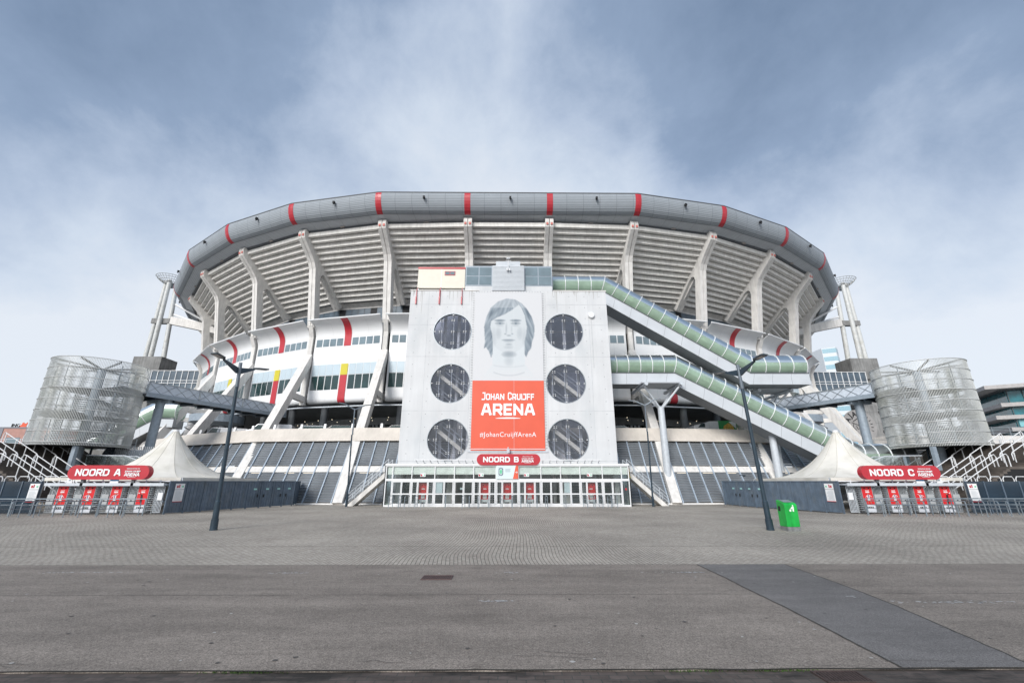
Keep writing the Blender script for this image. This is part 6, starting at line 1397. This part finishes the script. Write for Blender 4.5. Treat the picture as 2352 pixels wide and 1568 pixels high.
# teal glass building on the right: its front runs obliquely towards the viewer
t = thing('glass_building', 'teal glass office building with projecting pale floor slabs at the right edge', 'office building', (120, 100, 0))
GA = V((*at(2306, 940, Y=104)[:2], 0)); gd = V((1, -.55, 0)).normalized(); gn = V((-gd.y, gd.x, 0)); Lg = 45
def gz(v): return at(2300, v, Y=104)[2]
def slab(o0, z0, z1, out, mt, nm, back=26):
    A = GA-gd*o0-gn*out; B_ = GA+gd*Lg-gn*out; C_ = GA+gd*Lg+gn*back; D_ = GA-gd*o0+gn*back; MB().prism([(p.x, p.y, z0) for p in (A, B_, C_, D_)], (0, 0, z1-z0)).build(nm, mt, t)
zf = [gz(990), gz(962), gz(934), gz(899)]; SP = mat('slab_pale', (.46, .44, .43), .7)
slab(-1.2, 0, zf[3], 0, mat('teal_glass', (.02, .14, .17), .08), 'glass_wall')
for k, z in enumerate(zf[:3]): slab((.2, 2.2, .6)[k], z-.1, z+.8, 1.1, SP, 'floor_slab')
slab(3.2, zf[3]+.3, zf[3]+1.2, 3.0, SP, 'roof_slab', 30); slab(0, zf[3], zf[3]+.3, .8, DARKG, 'roof_fascia')
for k in range(16): p = GA+gd*(1.4+k*2.7)-gn*.1; MB().bar((p.x, p.y, 0), (p.x, p.y, zf[3]), .14, .2, side=gd).build('mullion', DARKG, t)
for k in range(14):
    rr_ = random.Random(k); p = GA+gd*(1.8+k*1.7)-gn*.06; q = p+gd*rr_.uniform(.3, 1.1); z = (zf[k % 3])+1.0; h = 2.1; MB().prism([(p.x, p.y, z), (q.x, q.y, z), (q.x, q.y, z+h), (p.x, p.y, z+h)], gn*.04).build('blind', mat('blind_pale', (.22, .50, .55), .5), t)
# raised road at the right
b = MB(); b.box(58, 140, 66, 80, 7.4, 8.6); b.box(58, 140, 67, 79, 5.9, 7.4, 1)
for k in range(6): b.box(62+k*13, 63.4+k*13, 70, 74, 0, 6, 1)
tag(b.build('viaduct', [CONC, CONCD]), 'grey concrete road viaduct at the right behind the round exit tower', 'viaduct')
t = thing('viaduct_railing', 'thin steel railing along the right concrete viaduct', 'railing', (80, 66, 8.6)); b = MB()
for k in range(30): b.bar((58+k*2.7, 66.2, 8.6), (58+k*2.7, 66.2, 9.9), .07, .07)
for z in (9.0, 9.4, 9.9): b.bar((58, 66.2, z), (138, 66.2, z), .05, .05)
b.build('rails', STEEL, t)
# distant towers
def tower(name, u0, u1, vt, Y, fl, label, colr, cr=False):
    a = at(u0, vt, Y=Y); c = at(u1, vt, Y=Y); t = thing(name, label, 'tower block', ((a[0]+c[0])/2, Y, 0)); x0, x1, z = a[0], c[0], a[2]
    if cr:
        pr_ = [(x0, Y), (x0+(x1-x0)*.5, Y-4), (x1-3, Y), (x1, Y+10), (x0, Y+14)]; b = MB(); b.prism([(x, y, 0) for x, y in pr_], (0, 0, z)); b.build('wall', mat(name+'_wall', colr, .6), t)
    else: MB().box(x0, x1, Y, Y+25, 0, z).build('wall', mat(name+'_wall', colr, .6), t)
    for k in range(fl):
        zz = z-4-k*(6 if cr else 5)
        if zz < 8: break
        b = MB(); b.box(x0+1, x1-2, Y-4.3 if cr else Y-.2, Y-.05+(2 if cr else 0), zz, zz+3) if not cr else b.prism([(x0+.2, Y-.15, zz), (x0+(x1-x0)*.5, Y-4.15, zz), (x1-3, Y-.15, zz), (x1+.1, Y+9.9, zz), (x1-2, Y+9.9, zz), (x1-4, Y+1, zz), (x0+(x1-x0)*.5, Y-3, zz), (x0+.2, Y+1, zz)], (0, 0, 3.2)); b.build('window_band', mat('hazy_glass', (.30, .48, .56), .2), t)
    return t
tower('high_rise', 1886, 1932, 800, 300, 14, 'pale curved high rise with blue window bands beside the right mast', (.66, .70, .73), True)
tower('high_rise', 1930, 1962, 838, 330, 12, 'lower blue grey high rise behind the right mast pier', (.36, .46, .55))
# small flags by the crest
for k, (u, v, col_) in enumerate(((1946, 1020, ('pale_flag', (.6, .68, .75))), (1966, 1030, ('sky_blue_flag', (.1, .45, .7))))):
    p = at(u, v, Y=58); z = p[2]; t = thing('beach_flag', ('pale' if k == 0 else 'sky blue')+' beach flag standing on the deck behind the right tent', 'flag', (p[0], 58, 5.1)); MB().tube((p[0], 58, 5.1), (p[0], 58, z+.9), .03, n=6).build('pole', STEEL, t)
    MB().poly([(p[0], 57.98, z-.8), (p[0]+.5, 57.98, z-.6), (p[0]+.75, 57.98, z+.2), (p[0]+.45, 57.98, z+.8), (p[0], 57.98, z+.9)]).build('cloth', mat(*col_, .7), t)
